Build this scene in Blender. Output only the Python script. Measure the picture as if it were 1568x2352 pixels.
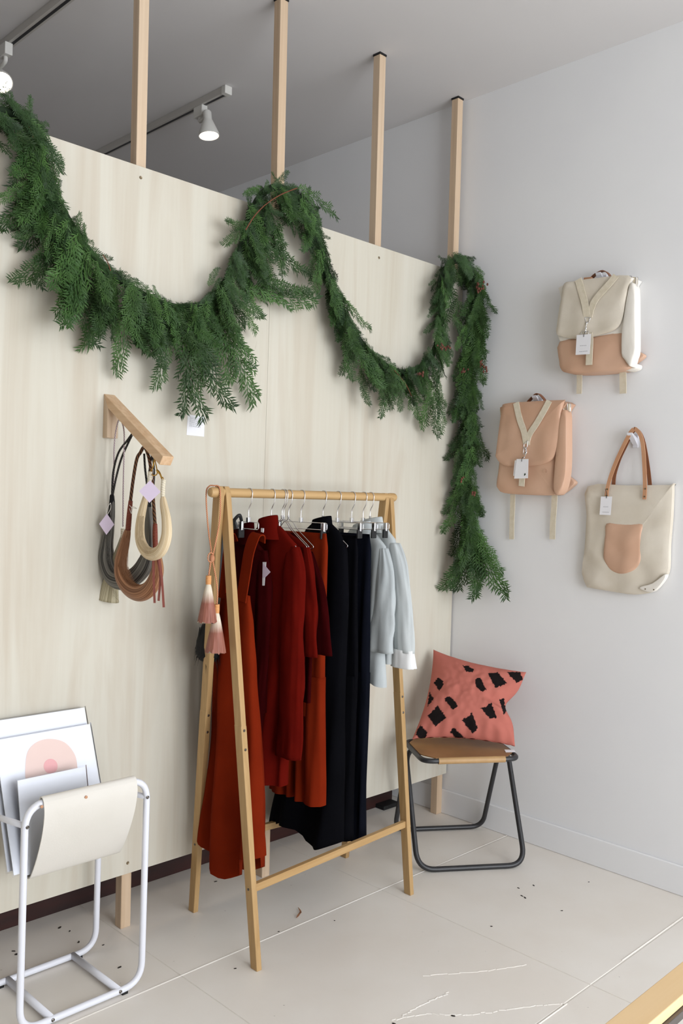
import bpy, bmesh, math, random
import numpy as np
from mathutils import Vector, Matrix, noise

for o in list(bpy.data.objects):
    bpy.data.objects.remove(o, do_unlink=True)
scene = bpy.context.scene
COL = scene.collection
PI = math.pi

# ------------------------------------------------------------------ camera
YAW, PITCH, ROLL, FPX, CAMH = 0.785789916, -0.0135025593, 0.0324264811, 2021.55, 1.48
_f = Vector((math.cos(YAW) * math.cos(PITCH), math.sin(YAW) * math.cos(PITCH), math.sin(PITCH)))
_r = _f.cross(Vector((0, 0, 1))).normalized()
_u = _r.cross(_f)
R_ = _r * math.cos(ROLL) + _u * math.sin(ROLL)
U_ = -_r * math.sin(ROLL) + _u * math.cos(ROLL)
F_ = _f
CAM = Vector((0, 0, CAMH))
cd = bpy.data.cameras.new('camera')
cam = bpy.data.objects.new('camera', cd)
COL.objects.link(cam)
cam.matrix_world = Matrix(((R_.x, U_.x, -F_.x, 0), (R_.y, U_.y, -F_.y, 0), (R_.z, U_.z, -F_.z, CAMH), (0, 0, 0, 1)))
cd.sensor_fit = 'VERTICAL'
cd.sensor_height = 36.0
cd.sensor_width = 24.0
cd.lens = FPX / 2352 * 36.0
cd.clip_start = 0.05
scene.camera = cam

# ------------------------------------------------------------------ world, daylight, exposure
w = bpy.data.worlds.new('world')
scene.world = w
w.use_nodes = True
w.node_tree.nodes['Background'].inputs[0].default_value = (0.80, 0.88, 1.0, 1)
w.node_tree.nodes['Background'].inputs[1].default_value = 1.0
vs = scene.view_settings
vs.view_transform = 'Standard'
vs.look = 'None'
vs.gamma = 1.0
vs.use_curve_mapping = False
vs.exposure = 0.0


def area_light(name, loc, size, sizey, power, color, rot):
    ld = bpy.data.lights.new(name, 'AREA')
    ld.shape = 'RECTANGLE'
    ld.size, ld.size_y = size, sizey
    ld.energy = power
    ld.color = color
    lo = bpy.data.objects.new(name, ld)
    COL.objects.link(lo)
    lo.location = loc
    lo.rotation_euler = rot
    return lo


# daylight that enters through the shop-front window behind the camera
area_light('window_daylight', (1.5, -2.96, 1.65), 3.3, 2.5, 198, (0.908, 0.949, 1.0), (PI / 2, 0, 0))

# ------------------------------------------------------------------ pixel helpers (1568 x 2352 frame)
def ray(x, y):
    return R_ * ((x - 784) / FPX) - U_ * ((y - 1176) / FPX) + F_


def PY(x, y, Y):
    d = ray(x, y)
    return CAM + d * (Y / d.y)


def PX(x, y, X):
    d = ray(x, y)
    return CAM + d * (X / d.x)


def PZ(x, y, Z=0.0):
    d = ray(x, y)
    return CAM + d * ((Z - CAMH) / d.z)


WALLX, PLYY, CEIL = 3.345, 2.577, 3.392

# ------------------------------------------------------------------ materials
MATS = {}


def srgb(r, g, b):
    def c(v):
        v /= 255.0
        return v / 12.92 if v <= 0.04045 else ((v + 0.055) / 1.055) ** 2.4
    return (c(r), c(g), c(b), 1)


def mat(name, c1, rough=0.6, metal=0.0, c2=None, scale=(1, 1, 1), nscale=5.0, detail=4.0, bump=0.0,
        bscale=None, coord='Object', sheen=0.0, spec=0.5, ramp=(0.35, 0.65), distort=0.0, objrand=0.0, bumpd=0.002):
    if name in MATS:
        return MATS[name]
    m = bpy.data.materials.new(name)
    m.use_nodes = True
    nt = m.node_tree
    N, L = nt.nodes, nt.links
    b = N['Principled BSDF']
    b.inputs['Roughness'].default_value = rough
    b.inputs['Metallic'].default_value = metal
    b.inputs['Specular IOR Level'].default_value = spec
    if sheen:
        b.inputs['Sheen Weight'].default_value = sheen
        b.inputs['Sheen Roughness'].default_value = 0.5
    b.inputs['Base Color'].default_value = c1
    tc = N.new('ShaderNodeTexCoord')
    mp = N.new('ShaderNodeMapping')
    mp.inputs['Scale'].default_value = scale
    L.new(tc.outputs[coord], mp.inputs['Vector'])
    last = None
    if c2 is not None:
        nz = N.new('ShaderNodeTexNoise')
        nz.inputs['Scale'].default_value = nscale
        nz.inputs['Detail'].default_value = detail
        nz.inputs['Distortion'].default_value = distort
        L.new(mp.outputs[0], nz.inputs['Vector'])
        rp = N.new('ShaderNodeValToRGB')
        rp.color_ramp.elements[0].position, rp.color_ramp.elements[1].position = ramp
        rp.color_ramp.elements[0].color, rp.color_ramp.elements[1].color = c1, c2
        L.new(nz.outputs['Fac'], rp.inputs[0])
        last = rp.outputs[0]
    if objrand:
        oi = N.new('ShaderNodeObjectInfo')
        hs = N.new('ShaderNodeHueSaturation')
        mr = N.new('ShaderNodeMapRange')
        mr.inputs['To Min'].default_value = 1 - objrand
        mr.inputs['To Max'].default_value = 1 + objrand
        L.new(oi.outputs['Random'], mr.inputs['Value'])
        L.new(mr.outputs[0], hs.inputs['Value'])
        if last:
            L.new(last, hs.inputs['Color'])
        else:
            hs.inputs['Color'].default_value = c1
        last = hs.outputs[0]
    if last:
        L.new(last, b.inputs['Base Color'])
    if bump:
        n2 = N.new('ShaderNodeTexNoise')
        n2.inputs['Scale'].default_value = bscale or nscale
        n2.inputs['Detail'].default_value = 3
        L.new(mp.outputs[0], n2.inputs['Vector'])
        bp = N.new('ShaderNodeBump')
        bp.inputs['Strength'].default_value = bump
        bp.inputs['Distance'].default_value = bumpd
        L.new(n2.outputs['Fac'], bp.inputs['Height'])
        L.new(bp.outputs[0], b.inputs['Normal'])
    MATS[name] = m
    return m


def wood(name, c1, c2, axis, fine=70, coarse=9, rough=0.5):
    """Straight grained wood; axis is the grain direction."""
    if name in MATS:
        return MATS[name]
    m = bpy.data.materials.new(name)
    m.use_nodes = True
    nt = m.node_tree
    N, L = nt.nodes, nt.links
    b = N['Principled BSDF']
    b.inputs['Roughness'].default_value = rough
    b.inputs['Specular IOR Level'].default_value = 0.35
    tc = N.new('ShaderNodeTexCoord')
    outs = []
    for sc, lo in ((fine, 1.2), (coarse, 0.5)):
        mp = N.new('ShaderNodeMapping')
        s = [sc, sc, sc]
        s['xyz'.index(axis)] = lo
        mp.inputs['Scale'].default_value = s
        L.new(tc.outputs['Object'], mp.inputs['Vector'])
        nz = N.new('ShaderNodeTexNoise')
        nz.inputs['Scale'].default_value = 1.0
        nz.inputs['Detail'].default_value = 5
        nz.inputs['Distortion'].default_value = 0.25
        L.new(mp.outputs[0], nz.inputs['Vector'])
        outs.append(nz.outputs['Fac'])
    mx = N.new('ShaderNodeMix')
    mx.data_type = 'FLOAT'
    mx.inputs[0].default_value = 0.5
    L.new(outs[0], mx.inputs[2])
    L.new(outs[1], mx.inputs[3])
    rp = N.new('ShaderNodeValToRGB')
    rp.color_ramp.elements[0].position, rp.color_ramp.elements[1].position = 0.36, 0.64
    rp.color_ramp.elements[0].color, rp.color_ramp.elements[1].color = c1, c2
    L.new(mx.outputs[0], rp.inputs[0])
    oi = N.new('ShaderNodeObjectInfo')
    hs = N.new('ShaderNodeHueSaturation')
    mr = N.new('ShaderNodeMapRange')
    mr.inputs['To Min'].default_value = 0.95
    mr.inputs['To Max'].default_value = 1.05
    L.new(oi.outputs['Random'], mr.inputs['Value'])
    L.new(mr.outputs[0], hs.inputs['Value'])
    L.new(rp.outputs[0], hs.inputs['Color'])
    L.new(hs.outputs[0], b.inputs['Base Color'])
    bp = N.new('ShaderNodeBump')
    bp.inputs['Strength'].default_value = 0.15
    bp.inputs['Distance'].default_value = 0.001
    L.new(outs[0], bp.inputs['Height'])
    L.new(bp.outputs[0], b.inputs['Normal'])
    MATS[name] = m
    return m


def uv_stripe(name, c1, c2, su, sv, rough=0.6, spiral=0.0, ramp=(0.4, 0.6), detail=3.0, wave=False, tip=None, bump=0.4):
    """Pattern along the surface of a tube: hair strands (noise) or twisted cord (wave)."""
    if name in MATS:
        return MATS[name]
    m = bpy.data.materials.new(name)
    m.use_nodes = True
    nt = m.node_tree
    N, L = nt.nodes, nt.links
    b = N['Principled BSDF']
    b.inputs['Roughness'].default_value = rough
    b.inputs['Specular IOR Level'].default_value = 0.2
    tc = N.new('ShaderNodeTexCoord')
    mp = N.new('ShaderNodeMapping')
    mp.inputs['Scale'].default_value = (su, sv, 1)
    mp.inputs['Rotation'].default_value = (0, 0, spiral)
    L.new(tc.outputs['UV'], mp.inputs['Vector'])
    if wave:
        nz = N.new('ShaderNodeTexWave')
        nz.inputs['Scale'].default_value = 1.0
        nz.bands_direction = 'DIAGONAL'
    else:
        nz = N.new('ShaderNodeTexNoise')
        nz.inputs['Scale'].default_value = 1.0
        nz.inputs['Detail'].default_value = detail
    L.new(mp.outputs[0], nz.inputs['Vector'])
    rp = N.new('ShaderNodeValToRGB')
    rp.color_ramp.elements[0].position, rp.color_ramp.elements[1].position = ramp
    rp.color_ramp.elements[0].color, rp.color_ramp.elements[1].color = c1, c2
    L.new(nz.outputs['Fac'], rp.inputs[0])
    last = rp.outputs[0]
    if tip is not None:   # dip-dyed end: colour of the hair itself changes along its length (UV v in 0..1)
        sep = N.new('ShaderNodeSeparateXYZ')
        L.new(tc.outputs['UV'], sep.inputs[0])
        mr = N.new('ShaderNodeMapRange')
        mr.inputs['From Min'].default_value, mr.inputs['From Max'].default_value = tip[1], tip[2]
        L.new(sep.outputs[1], mr.inputs['Value'])
        mx = N.new('ShaderNodeMix')
        mx.data_type = 'RGBA'
        mul = N.new('ShaderNodeMix')
        mul.data_type = 'RGBA'
        mul.blend_type = 'MULTIPLY'
        mul.inputs[0].default_value = 1.0
        mul.inputs[7].default_value = tip[0]
        L.new(last, mul.inputs[6])
        L.new(mr.outputs[0], mx.inputs[0])
        L.new(last, mx.inputs[6])
        L.new(mul.outputs[2], mx.inputs[7])
        last = mx.outputs[2]
    L.new(last, b.inputs['Base Color'])
    bp = N.new('ShaderNodeBump')
    bp.inputs['Strength'].default_value = bump
    bp.inputs['Distance'].default_value = 0.002
    L.new(nz.outputs['Fac'], bp.inputs['Height'])
    L.new(bp.outputs[0], b.inputs['Normal'])
    MATS[name] = m
    return m


def emit(name, color, strength):
    m = bpy.data.materials.new(name)
    m.use_nodes = True
    b = m.node_tree.nodes['Principled BSDF']
    b.inputs['Emission Color'].default_value = color
    b.inputs['Emission Strength'].default_value = strength
    b.inputs['Base Color'].default_value = (0.9, 0.9, 0.9, 1)
    return m


def cellophane(name):
    m = bpy.data.materials.new(name)
    m.use_nodes = True
    N, L = m.node_tree.nodes, m.node_tree.links
    tr = N.new('ShaderNodeBsdfTransparent')
    tr.inputs[0].default_value = (0.97, 0.97, 0.98, 1)
    gl = N.new('ShaderNodeBsdfGlossy')
    gl.inputs['Roughness'].default_value = 0.08
    fr = N.new('ShaderNodeFresnel')
    fr.inputs[0].default_value = 1.35
    mx = N.new('ShaderNodeMixShader')
    L.new(fr.outputs[0], mx.inputs[0])
    L.new(tr.outputs[0], mx.inputs[1])
    L.new(gl.outputs[0], mx.inputs[2])
    L.new(mx.outputs[0], N['Material Output'].inputs[0])
    return m


def plywood():
    m = bpy.data.materials.new('birch_plywood')
    m.use_nodes = True
    N, L = m.node_tree.nodes, m.node_tree.links
    b = N['Principled BSDF']
    b.inputs['Roughness'].default_value = 0.55
    b.inputs['Specular IOR Level'].default_value = 0.3
    tc = N.new('ShaderNodeTexCoord')

    def nz(scale, detail, dist):
        mp = N.new('ShaderNodeMapping')
        mp.inputs['Scale'].default_value = scale
        L.new(tc.outputs['Object'], mp.inputs['Vector'])
        n = N.new('ShaderNodeTexNoise')
        n.inputs['Scale'].default_value = 1
        n.inputs['Detail'].default_value = detail
        n.inputs['Distortion'].default_value = dist
        L.new(mp.outputs[0], n.inputs['Vector'])
        return n.outputs['Fac']

    def ramp(src, p0, p1, c0, c1):
        rp = N.new('ShaderNodeValToRGB')
        rp.color_ramp.elements[0].position, rp.color_ramp.elements[1].position = p0, p1
        rp.color_ramp.elements[0].color, rp.color_ramp.elements[1].color = c0, c1
        L.new(src, rp.inputs[0])
        return rp.outputs[0]

    def mul(a, c, fac):
        mx = N.new('ShaderNodeMix')
        mx.data_type = 'RGBA'
        mx.blend_type = 'MULTIPLY'
        mx.inputs[0].default_value = fac
        L.new(a, mx.inputs[6])
        L.new(c, mx.inputs[7])
        return mx.outputs[2]
    W = (1, 1, 1, 1)
    base = ramp(nz((2.2, 1, 0.5), 3, 1.5), 0.3, 0.7, srgb(208, 202, 186), srgb(214, 209, 195))
    a = mul(base, ramp(nz((4, 1, 0.38), 5, 2.6), 0.30, 0.52, srgb(220, 202, 186), W), 0.38)
    a = mul(a, ramp(nz((70, 1, 2.2), 3, 0.3), 0.3, 0.6, srgb(236, 228, 218), W), 0.14)
    a = mul(a, ramp(nz((26, 1, 8), 2, 0.0), 0.17, 0.25, srgb(170, 140, 115), W), 0.55)
    L.new(a, b.inputs['Base Color'])
    bp = N.new('ShaderNodeBump')
    bp.inputs['Strength'].default_value = 0.08
    bp.inputs['Distance'].default_value = 0.001
    L.new(nz((80, 1, 2), 3, 0.2), bp.inputs['Height'])
    L.new(bp.outputs[0], b.inputs['Normal'])
    return m


def floor_paint():
    m = bpy.data.materials.new('white_painted_concrete')
    m.use_nodes = True
    N, L = m.node_tree.nodes, m.node_tree.links
    b = N['Principled BSDF']
    b.inputs['Roughness'].default_value = 0.42
    b.inputs['Specular IOR Level'].default_value = 0.4
    tc = N.new('ShaderNodeTexCoord')
    geo = N.new('ShaderNodeNewGeometry')

    def nz(scale, detail):
        n = N.new('ShaderNodeTexNoise')
        n.inputs['Scale'].default_value = scale
        n.inputs['Detail'].default_value = detail
        L.new(geo.outputs['Position'], n.inputs['Vector'])
        return n.outputs['Fac']
    r1 = N.new('ShaderNodeValToRGB')
    r1.color_ramp.elements[0].position, r1.color_ramp.elements[1].position = 0.35, 0.65
    r1.color_ramp.elements[0].color, r1.color_ramp.elements[1].color = srgb(234, 227, 217), srgb(240, 235, 227)
    L.new(nz(2.3, 5), r1.inputs[0])
    r2 = N.new('ShaderNodeValToRGB')
    r2.color_ramp.elements[0].position, r2.color_ramp.elements[1].position = 0.205, 0.26
    r2.color_ramp.elements[0].color, r2.color_ramp.elements[1].color = srgb(130, 120, 110), (1, 1, 1, 1)
    L.new(nz(48, 3), r2.inputs[0])
    mx = N.new('ShaderNodeMix')
    mx.data_type = 'RGBA'
    mx.blend_type = 'MULTIPLY'
    mx.inputs[0].default_value = 0.7
    L.new(r1.outputs[0], mx.inputs[6])
    L.new(r2.outputs[0], mx.inputs[7])
    L.new(mx.outputs[2], b.inputs['Base Color'])
    bp = N.new('ShaderNodeBump')
    bp.inputs['Strength'].default_value = 0.25
    bp.inputs['Distance'].default_value = 0.004
    L.new(nz(14, 6), bp.inputs['Height'])
    L.new(bp.outputs[0], b.inputs['Normal'])
    return m


M_WALL = mat('white_wall_paint', srgb(238, 238, 239), 0.8, c2=srgb(241, 241, 241), nscale=2, bump=0.08, bscale=120, spec=0.2)
M_CEIL = mat('ceiling_paint', srgb(219, 216, 215), 0.85, c2=srgb(222, 219, 218), nscale=1.2, spec=0.2)
M_PLY = plywood()
M_PLYEDGE = wood('plywood_edge', srgb(205, 170, 150), srgb(225, 200, 180), 'x')
M_FLOOR = floor_paint()
M_PINE_Z = wood('pine_post', srgb(202, 174, 143), srgb(222, 198, 170), 'z')
M_PINE_Y = wood('pine_arm', srgb(205, 165, 125), srgb(228, 196, 160), 'y', fine=90, coarse=25)
M_BAMBOO_Z = wood('bamboo_leg', srgb(170, 135, 88), srgb(190, 156, 108), 'z')
M_BAMBOO_X = wood('bamboo_bar', srgb(174, 138, 90), srgb(194, 160, 112), 'x')
M_BENCH = wood('ash_top', srgb(222, 186, 134), srgb(234, 204, 160), 'x', fine=30)
M_CHROME = mat('chrome_wire', (0.75, 0.75, 0.77, 1), 0.18, 1.0)
M_BRASS = mat('brass', srgb(190, 150, 70), 0.25, 1.0)
M_SCREW = mat('screw_metal', srgb(150, 135, 110), 0.35, 1.0)
M_BOLT = mat('bolt_metal', srgb(110, 105, 100), 0.3, 1.0)
M_WHITEMETAL = mat('white_powder_coat', srgb(232, 233, 240), 0.35)
M_LAMPWHITE = mat('lamp_enamel', srgb(222, 220, 214), 0.4)
M_TRACK = mat('track_grey', srgb(196, 192, 186), 0.5)
M_BLACKTUBE = mat('black_tube', srgb(44, 44, 46), 0.38)
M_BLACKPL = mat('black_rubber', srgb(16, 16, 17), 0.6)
M_TAN = mat('tan_sling_leather', srgb(140, 100, 58), 0.42, c2=srgb(158, 116, 70), nscale=7, bump=0.08, bscale=200)
M_TANEDGE = mat('tan_leather_roll', srgb(178, 142, 96), 0.5, c2=srgb(190, 152, 104), nscale=20)
M_VEG = mat('veg_tan_leather', srgb(204, 162, 134), 0.5, c2=srgb(213, 175, 149), nscale=4, bump=0.06, bscale=160)
M_STRAPLEATHER = mat('strap_leather', srgb(190, 138, 102), 0.45, c2=srgb(200, 150, 114), nscale=8)
M_DARKLEATHER = mat('handle_leather', srgb(120, 72, 44), 0.5, c2=srgb(140, 88, 58), nscale=8)
M_CANVAS = mat('natural_canvas', srgb(214, 204, 187), 0.9, c2=srgb(222, 213, 198), nscale=9, bump=0.2, bscale=260, spec=0.15)
M_CANVAS2 = mat('pale_canvas', srgb(236, 230, 220), 0.9, c2=srgb(240, 235, 226), nscale=9, bump=0.15, bscale=260, spec=0.15)
M_WEB = mat('cotton_webbing', srgb(216, 205, 182), 0.9, c2=srgb(224, 214, 194), nscale=60, bump=0.3, bscale=400, spec=0.15)
M_SLING = mat('cream_sling', srgb(222, 217, 207), 0.85, c2=srgb(227, 222, 213), nscale=5, bump=0.1, bscale=200, spec=0.2)
M_PAPER = mat('white_paper', srgb(238, 237, 240), 0.7)
M_CARD = mat('white_card', srgb(240, 239, 242), 0.7)
M_PRINT = mat('print_paper', srgb(244, 246, 250), 0.5)
M_PEACH = mat('peach_ink', srgb(238, 214, 203), 0.5)
M_PINK = mat('pink_ink', srgb(238, 182, 180), 0.5)
M_CELLO = cellophane('cellophane')
M_INK = mat('grey_ink', srgb(150, 150, 155), 0.7)
M_LILAC = mat('lilac_card', srgb(222, 206, 226), 0.75)
M_STRING = mat('white_string', srgb(228, 222, 214), 0.8)
M_BLACKSTRING = mat('black_string', srgb(40, 38, 36), 0.8)
M_REDWOOD = mat('dark_red_wood', srgb(36, 9, 5), 0.6, c2=srgb(56, 17, 9), scale=(1, 1, 8), nscale=3, bump=0.2)
M_CEDAR = mat('cedar_leaf', srgb(30, 56, 24), 0.55, c2=srgb(68, 100, 46), nscale=2.2, objrand=0.38, ramp=(0.3, 0.7), spec=0.35)
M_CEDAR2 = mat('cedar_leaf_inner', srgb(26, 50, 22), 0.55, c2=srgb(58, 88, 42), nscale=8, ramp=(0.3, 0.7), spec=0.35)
M_CEDARSTEM = mat('cedar_stem', srgb(110, 62, 38), 0.7)
M_ROPE = mat('garland_core', srgb(26, 44, 20), 0.9)
M_CONE = mat('cedar_cone', srgb(120, 70, 52), 0.7, c2=srgb(84, 44, 34), nscale=60)
M_RUST = mat('rust_wool', srgb(109, 31, 11), 1.0, c2=srgb(119, 36, 13), nscale=6, bump=0.15, bscale=300, spec=0.03)
M_BRICK = mat('brick_red_wool', srgb(82, 12, 7), 1.0, c2=srgb(91, 15, 8), nscale=6, bump=0.15, bscale=300, spec=0.03)
M_MAROON = mat('maroon_velvet', srgb(42, 3, 4), 1.0, c2=srgb(50, 5, 6), nscale=6, bump=0.1, bscale=250, spec=0.03)
M_NAVY = mat('black_navy_cloth', srgb(8, 8, 11), 0.9, c2=srgb(11, 11, 15), nscale=5, bump=0.1, bscale=250, spec=0.03)
M_NAVY2 = mat('dark_navy_cloth', srgb(13, 15, 22), 0.9, c2=srgb(17, 19, 28), nscale=5, bump=0.1, bscale=250, spec=0.03)
M_LINEN = mat('grey_linen', srgb(177, 183, 184), 0.9, c2=srgb(191, 196, 196), scale=(1, 1, 0.4), nscale=14, bump=0.3, bscale=60, spec=0.12)
M_LINEN2 = mat('pale_grey_linen', srgb(182, 187, 187), 0.9, c2=srgb(195, 199, 198), scale=(1, 1, 0.4), nscale=14, bump=0.3, bscale=60, spec=0.12)
M_CUFF = mat('white_cuff_linen', srgb(228, 228, 226), 0.9, bump=0.3, bscale=60)
M_HAIR_CREAM = uv_stripe('cream_horsehair', srgb(200, 174, 134), srgb(232, 214, 182), 46, 1.5, 0.45)
M_HAIR_BROWN = uv_stripe('brown_horsehair', srgb(112, 72, 46), srgb(172, 124, 90), 46, 1.5, 0.4)
M_HAIR_GREY = uv_stripe('grey_horsehair', srgb(52, 50, 48), srgb(128, 124, 116), 46, 1.5, 0.4)
M_HAIR_BLACK = uv_stripe('black_horsehair', srgb(8, 8, 9), srgb(24, 24, 26), 46, 1.5, 0.6)
M_HAIR_DIRTY = uv_stripe('dirty_blond_horsehair', srgb(146, 136, 108), srgb(196, 186, 158), 46, 1.5, 0.45)
M_HAIR_DIP = uv_stripe('dip_dyed_horsehair', srgb(206, 190, 166), srgb(236, 226, 208), 46, 1.5, 0.45, tip=((0.42, 0.19, 0.17, 1), 0.18, 0.5))
M_CORD_ORANGE = uv_stripe('orange_white_cord', srgb(176, 92, 48), srgb(226, 176, 140), 2, 90, 0.7, wave=True)
M_CORD_PINK = uv_stripe('pink_grey_cord', srgb(226, 214, 216), srgb(128, 92, 98), 2, 80, 0.7, wave=True)
M_BRAID_BLACK = uv_stripe('black_braid', srgb(18, 18, 18), srgb(66, 62, 58), 2, 60, 0.5, wave=True)
M_BRAID_BROWN = uv_stripe('brown_braid', srgb(48, 32, 22), srgb(118, 78, 50), 2, 45, 0.5, wave=True)
M_WRAP_ORANGE = uv_stripe('orange_leather_wrap', srgb(206, 140, 84), srgb(230, 172, 116), 1, 160, 0.5, wave=True)
M_WRAP_RED = uv_stripe('red_brown_wrap', srgb(110, 54, 42), srgb(138, 72, 56), 1, 130, 0.5, wave=True)
M_WRAP_CREAM = uv_stripe('cream_wrap', srgb(206, 196, 172), srgb(222, 212, 190), 1, 90, 0.5, wave=True)
M_FRINGE = mat('fringe_leather', srgb(140, 78, 68), 0.45)
M_DEBRIS = mat('floor_debris', srgb(46, 40, 34), 0.8)
M_TWIG = mat('dry_leaf', srgb(150, 104, 72), 0.7)
M_RIM = mat('steel_grey', srgb(96, 90, 86), 0.4, 0.7)
M_GLASS = cellophane('window_glass')
M_FRAMEW = mat('window_frame_paint', srgb(235, 235, 235), 0.5)

# ------------------------------------------------------------------ mesh builder
ORG = {}


def V(*a):
    return Vector(a if len(a) == 3 else a[0])


class MB:
    def __init__(s):
        s.v, s.f, s.uv = [], [], []

    def addv(s, p):
        s.v.append(tuple(p))
        return len(s.v) - 1

    def face(s, idx, uv=None):
        s.f.append(tuple(idx))
        s.uv.append(uv)

    def box(s, x0, y0, z0, x1, y1, z1):
        return s.hex([(x0, y0, z0), (x1, y0, z0), (x1, y1, z0), (x0, y1, z0), (x0, y0, z1), (x1, y0, z1), (x1, y1, z1), (x0, y1, z1)])

    def hex(s, p):
        i = len(s.v)
        s.v += [tuple(q) for q in p]
        for q in ((0, 3, 2, 1), (4, 5, 6, 7), (0, 1, 5, 4), (1, 2, 6, 5), (2, 3, 7, 6), (3, 0, 4, 7)):
            s.face([i + k for k in q])
        return s

    def loft(s, rings, closed=True, cap0=True, cap1=True, vlen=None):
        n = len(rings[0])
        base = len(s.v)
        for r in rings:
            s.v += [tuple(p) for p in r]
        m = n if closed else n - 1
        L = len(rings) - 1
        for j in range(L):
            va = (vlen[j] if vlen else j / L)
            vb = (vlen[j + 1] if vlen else (j + 1) / L)
            for i in range(m):
                a, b = base + j * n + i, base + j * n + (i + 1) % n
                c, d = base + (j + 1) * n + (i + 1) % n, base + (j + 1) * n + i
                s.face((a, b, c, d), ((i / m, va), ((i + 1) / m, va), ((i + 1) / m, vb), (i / m, vb)))
        if closed and cap0:
            s.face([base + i for i in reversed(range(n))])
        if closed and cap1:
            s.face([base + L * n + i for i in range(n)])
        return s

    def tube(s, path, r, seg=8, caps=True, closed=False, flat=1.0, flatdir=None):
        path = [Vector(p) for p in path]
        n = len(path)
        rad = r if isinstance(r, (list, tuple)) else [r] * n
        rings, acc, vl = [], 0.0, []
        up = None
        for i, p in enumerate(path):
            if closed:
                t = (path[(i + 1) % n] - path[i - 1]).normalized()
            else:
                t = (path[min(i + 1, n - 1)] - path[max(i - 1, 0)]).normalized()
            if up is None:
                up = flatdir.copy() if flatdir else (Vector((0, 0, 1)) if abs(t.z) < 0.9 else Vector((1, 0, 0)))
            if flatdir:
                up = flatdir.copy()
            a = (up - t * up.dot(t)).normalized()
            up = a
            b = t.cross(a)
            if i:
                acc += (p - path[i - 1]).length
            vl.append(acc)
            rings.append([p + (a * math.cos(2 * PI * k / seg) * flat + b * math.sin(2 * PI * k / seg)) * rad[i] for k in range(seg)])
        if closed:
            rings.append(rings[0])
            vl.append(acc + (path[0] - path[-1]).length)
            return s.loft(rings, True, False, False, vl)
        return s.loft(rings, True, caps, caps, vl)

    def ribbon(s, path, sides, width, thick):
        """Flat strap: sides is one vector or a list, pointing across the strap."""
        path = [Vector(p) for p in path]
        n = len(path)
        rings = []
        for i, p in enumerate(path):
            t = (path[min(i + 1, n - 1)] - path[max(i - 1, 0)]).normalized()
            sd = Vector(sides[i] if isinstance(sides, list) else sides)
            sd = (sd - t * sd.dot(t)).normalized()
            nn = t.cross(sd)
            wd = width[i] if isinstance(width, (list, tuple)) else width
            h, k = sd * wd / 2, nn * thick / 2
            rings.append([p - h - k, p + h - k, p + h + k, p - h + k])
        return s.loft(rings)

    def prism(s, poly, d):
        """poly: 3-D outline; d: extrusion vector."""
        poly = [Vector(p) for p in poly]
        d = Vector(d)
        n = len(poly)
        i = len(s.v)
        s.v += [tuple(p) for p in poly] + [tuple(p + d) for p in poly]
        s.face([i + k for k in reversed(range(n))])
        s.face([i + n + k for k in range(n)])
        for k in range(n):
            s.face((i + k, i + (k + 1) % n, i + n + (k + 1) % n, i + n + k))
        return s

    def lathe(s, base, axis, prof, seg=20):
        base, axis = Vector(base), Vector(axis).normalized()
        a = axis.orthogonal().normalized()
        b = axis.cross(a)
        rings = [[base + axis * h + (a * math.cos(2 * PI * k / seg) + b * math.sin(2 * PI * k / seg)) * max(r, 1e-4) for k in range(seg)] for r, h in prof]
        return s.loft(rings)

    def ball(s, c, r, seg=10, sq=(1, 1, 1)):
        c = Vector(c)
        rings = []
        for j in range(1, seg):
            a = PI * j / seg
            rings.append([c + Vector((r * math.sin(a) * math.cos(2 * PI * k / seg) * sq[0], r * math.sin(a) * math.sin(2 * PI * k / seg) * sq[1], r * math.cos(a) * sq[2])) for k in range(seg)])
        return s.loft(rings)


def smooth_path(pts, n=8, closed=False):
    pts = [Vector(p) for p in pts]
    out = []
    m = len(pts)
    rng = m if closed else m - 1
    for i in range(rng):
        if closed:
            p0, p1, p2, p3 = pts[i - 1], pts[i], pts[(i + 1) % m], pts[(i + 2) % m]
        else:
            p0, p1, p2, p3 = pts[max(i - 1, 0)], pts[i], pts[i + 1], pts[min(i + 2, m - 1)]
        for k in range(n):
            t = k / n
            out.append(0.5 * (2 * p1 + (p2 - p0) * t + (2 * p0 - 5 * p1 + 4 * p2 - p3) * t * t + (-p0 + 3 * p1 - 3 * p2 + p3) * t ** 3))
    if not closed:
        out.append(pts[-1])
    return out


def fillet_path(pts, rad, closed=False, n=7):
    """Polyline with rounded corners (arc of n+1 points at each inner vertex)."""
    pts = [Vector(p) for p in pts]
    m = len(pts)
    out = []
    for i in range(m):
        if not closed and i in (0, m - 1):
            out.append(pts[i])
            continue
        p, a, b = pts[i], pts[i - 1], pts[(i + 1) % m]
        u, v = (a - p), (b - p)
        lu, lv = u.length, v.length
        u.normalize(), v.normalize()
        d = min(rad, lu * 0.49, lv * 0.49)
        s0, s1 = p + u * d, p + v * d
        for k in range(n + 1):
            t = k / n
            out.append(s0 * (1 - t) ** 2 + p * 2 * t * (1 - t) + s1 * t * t)
    return out


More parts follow.
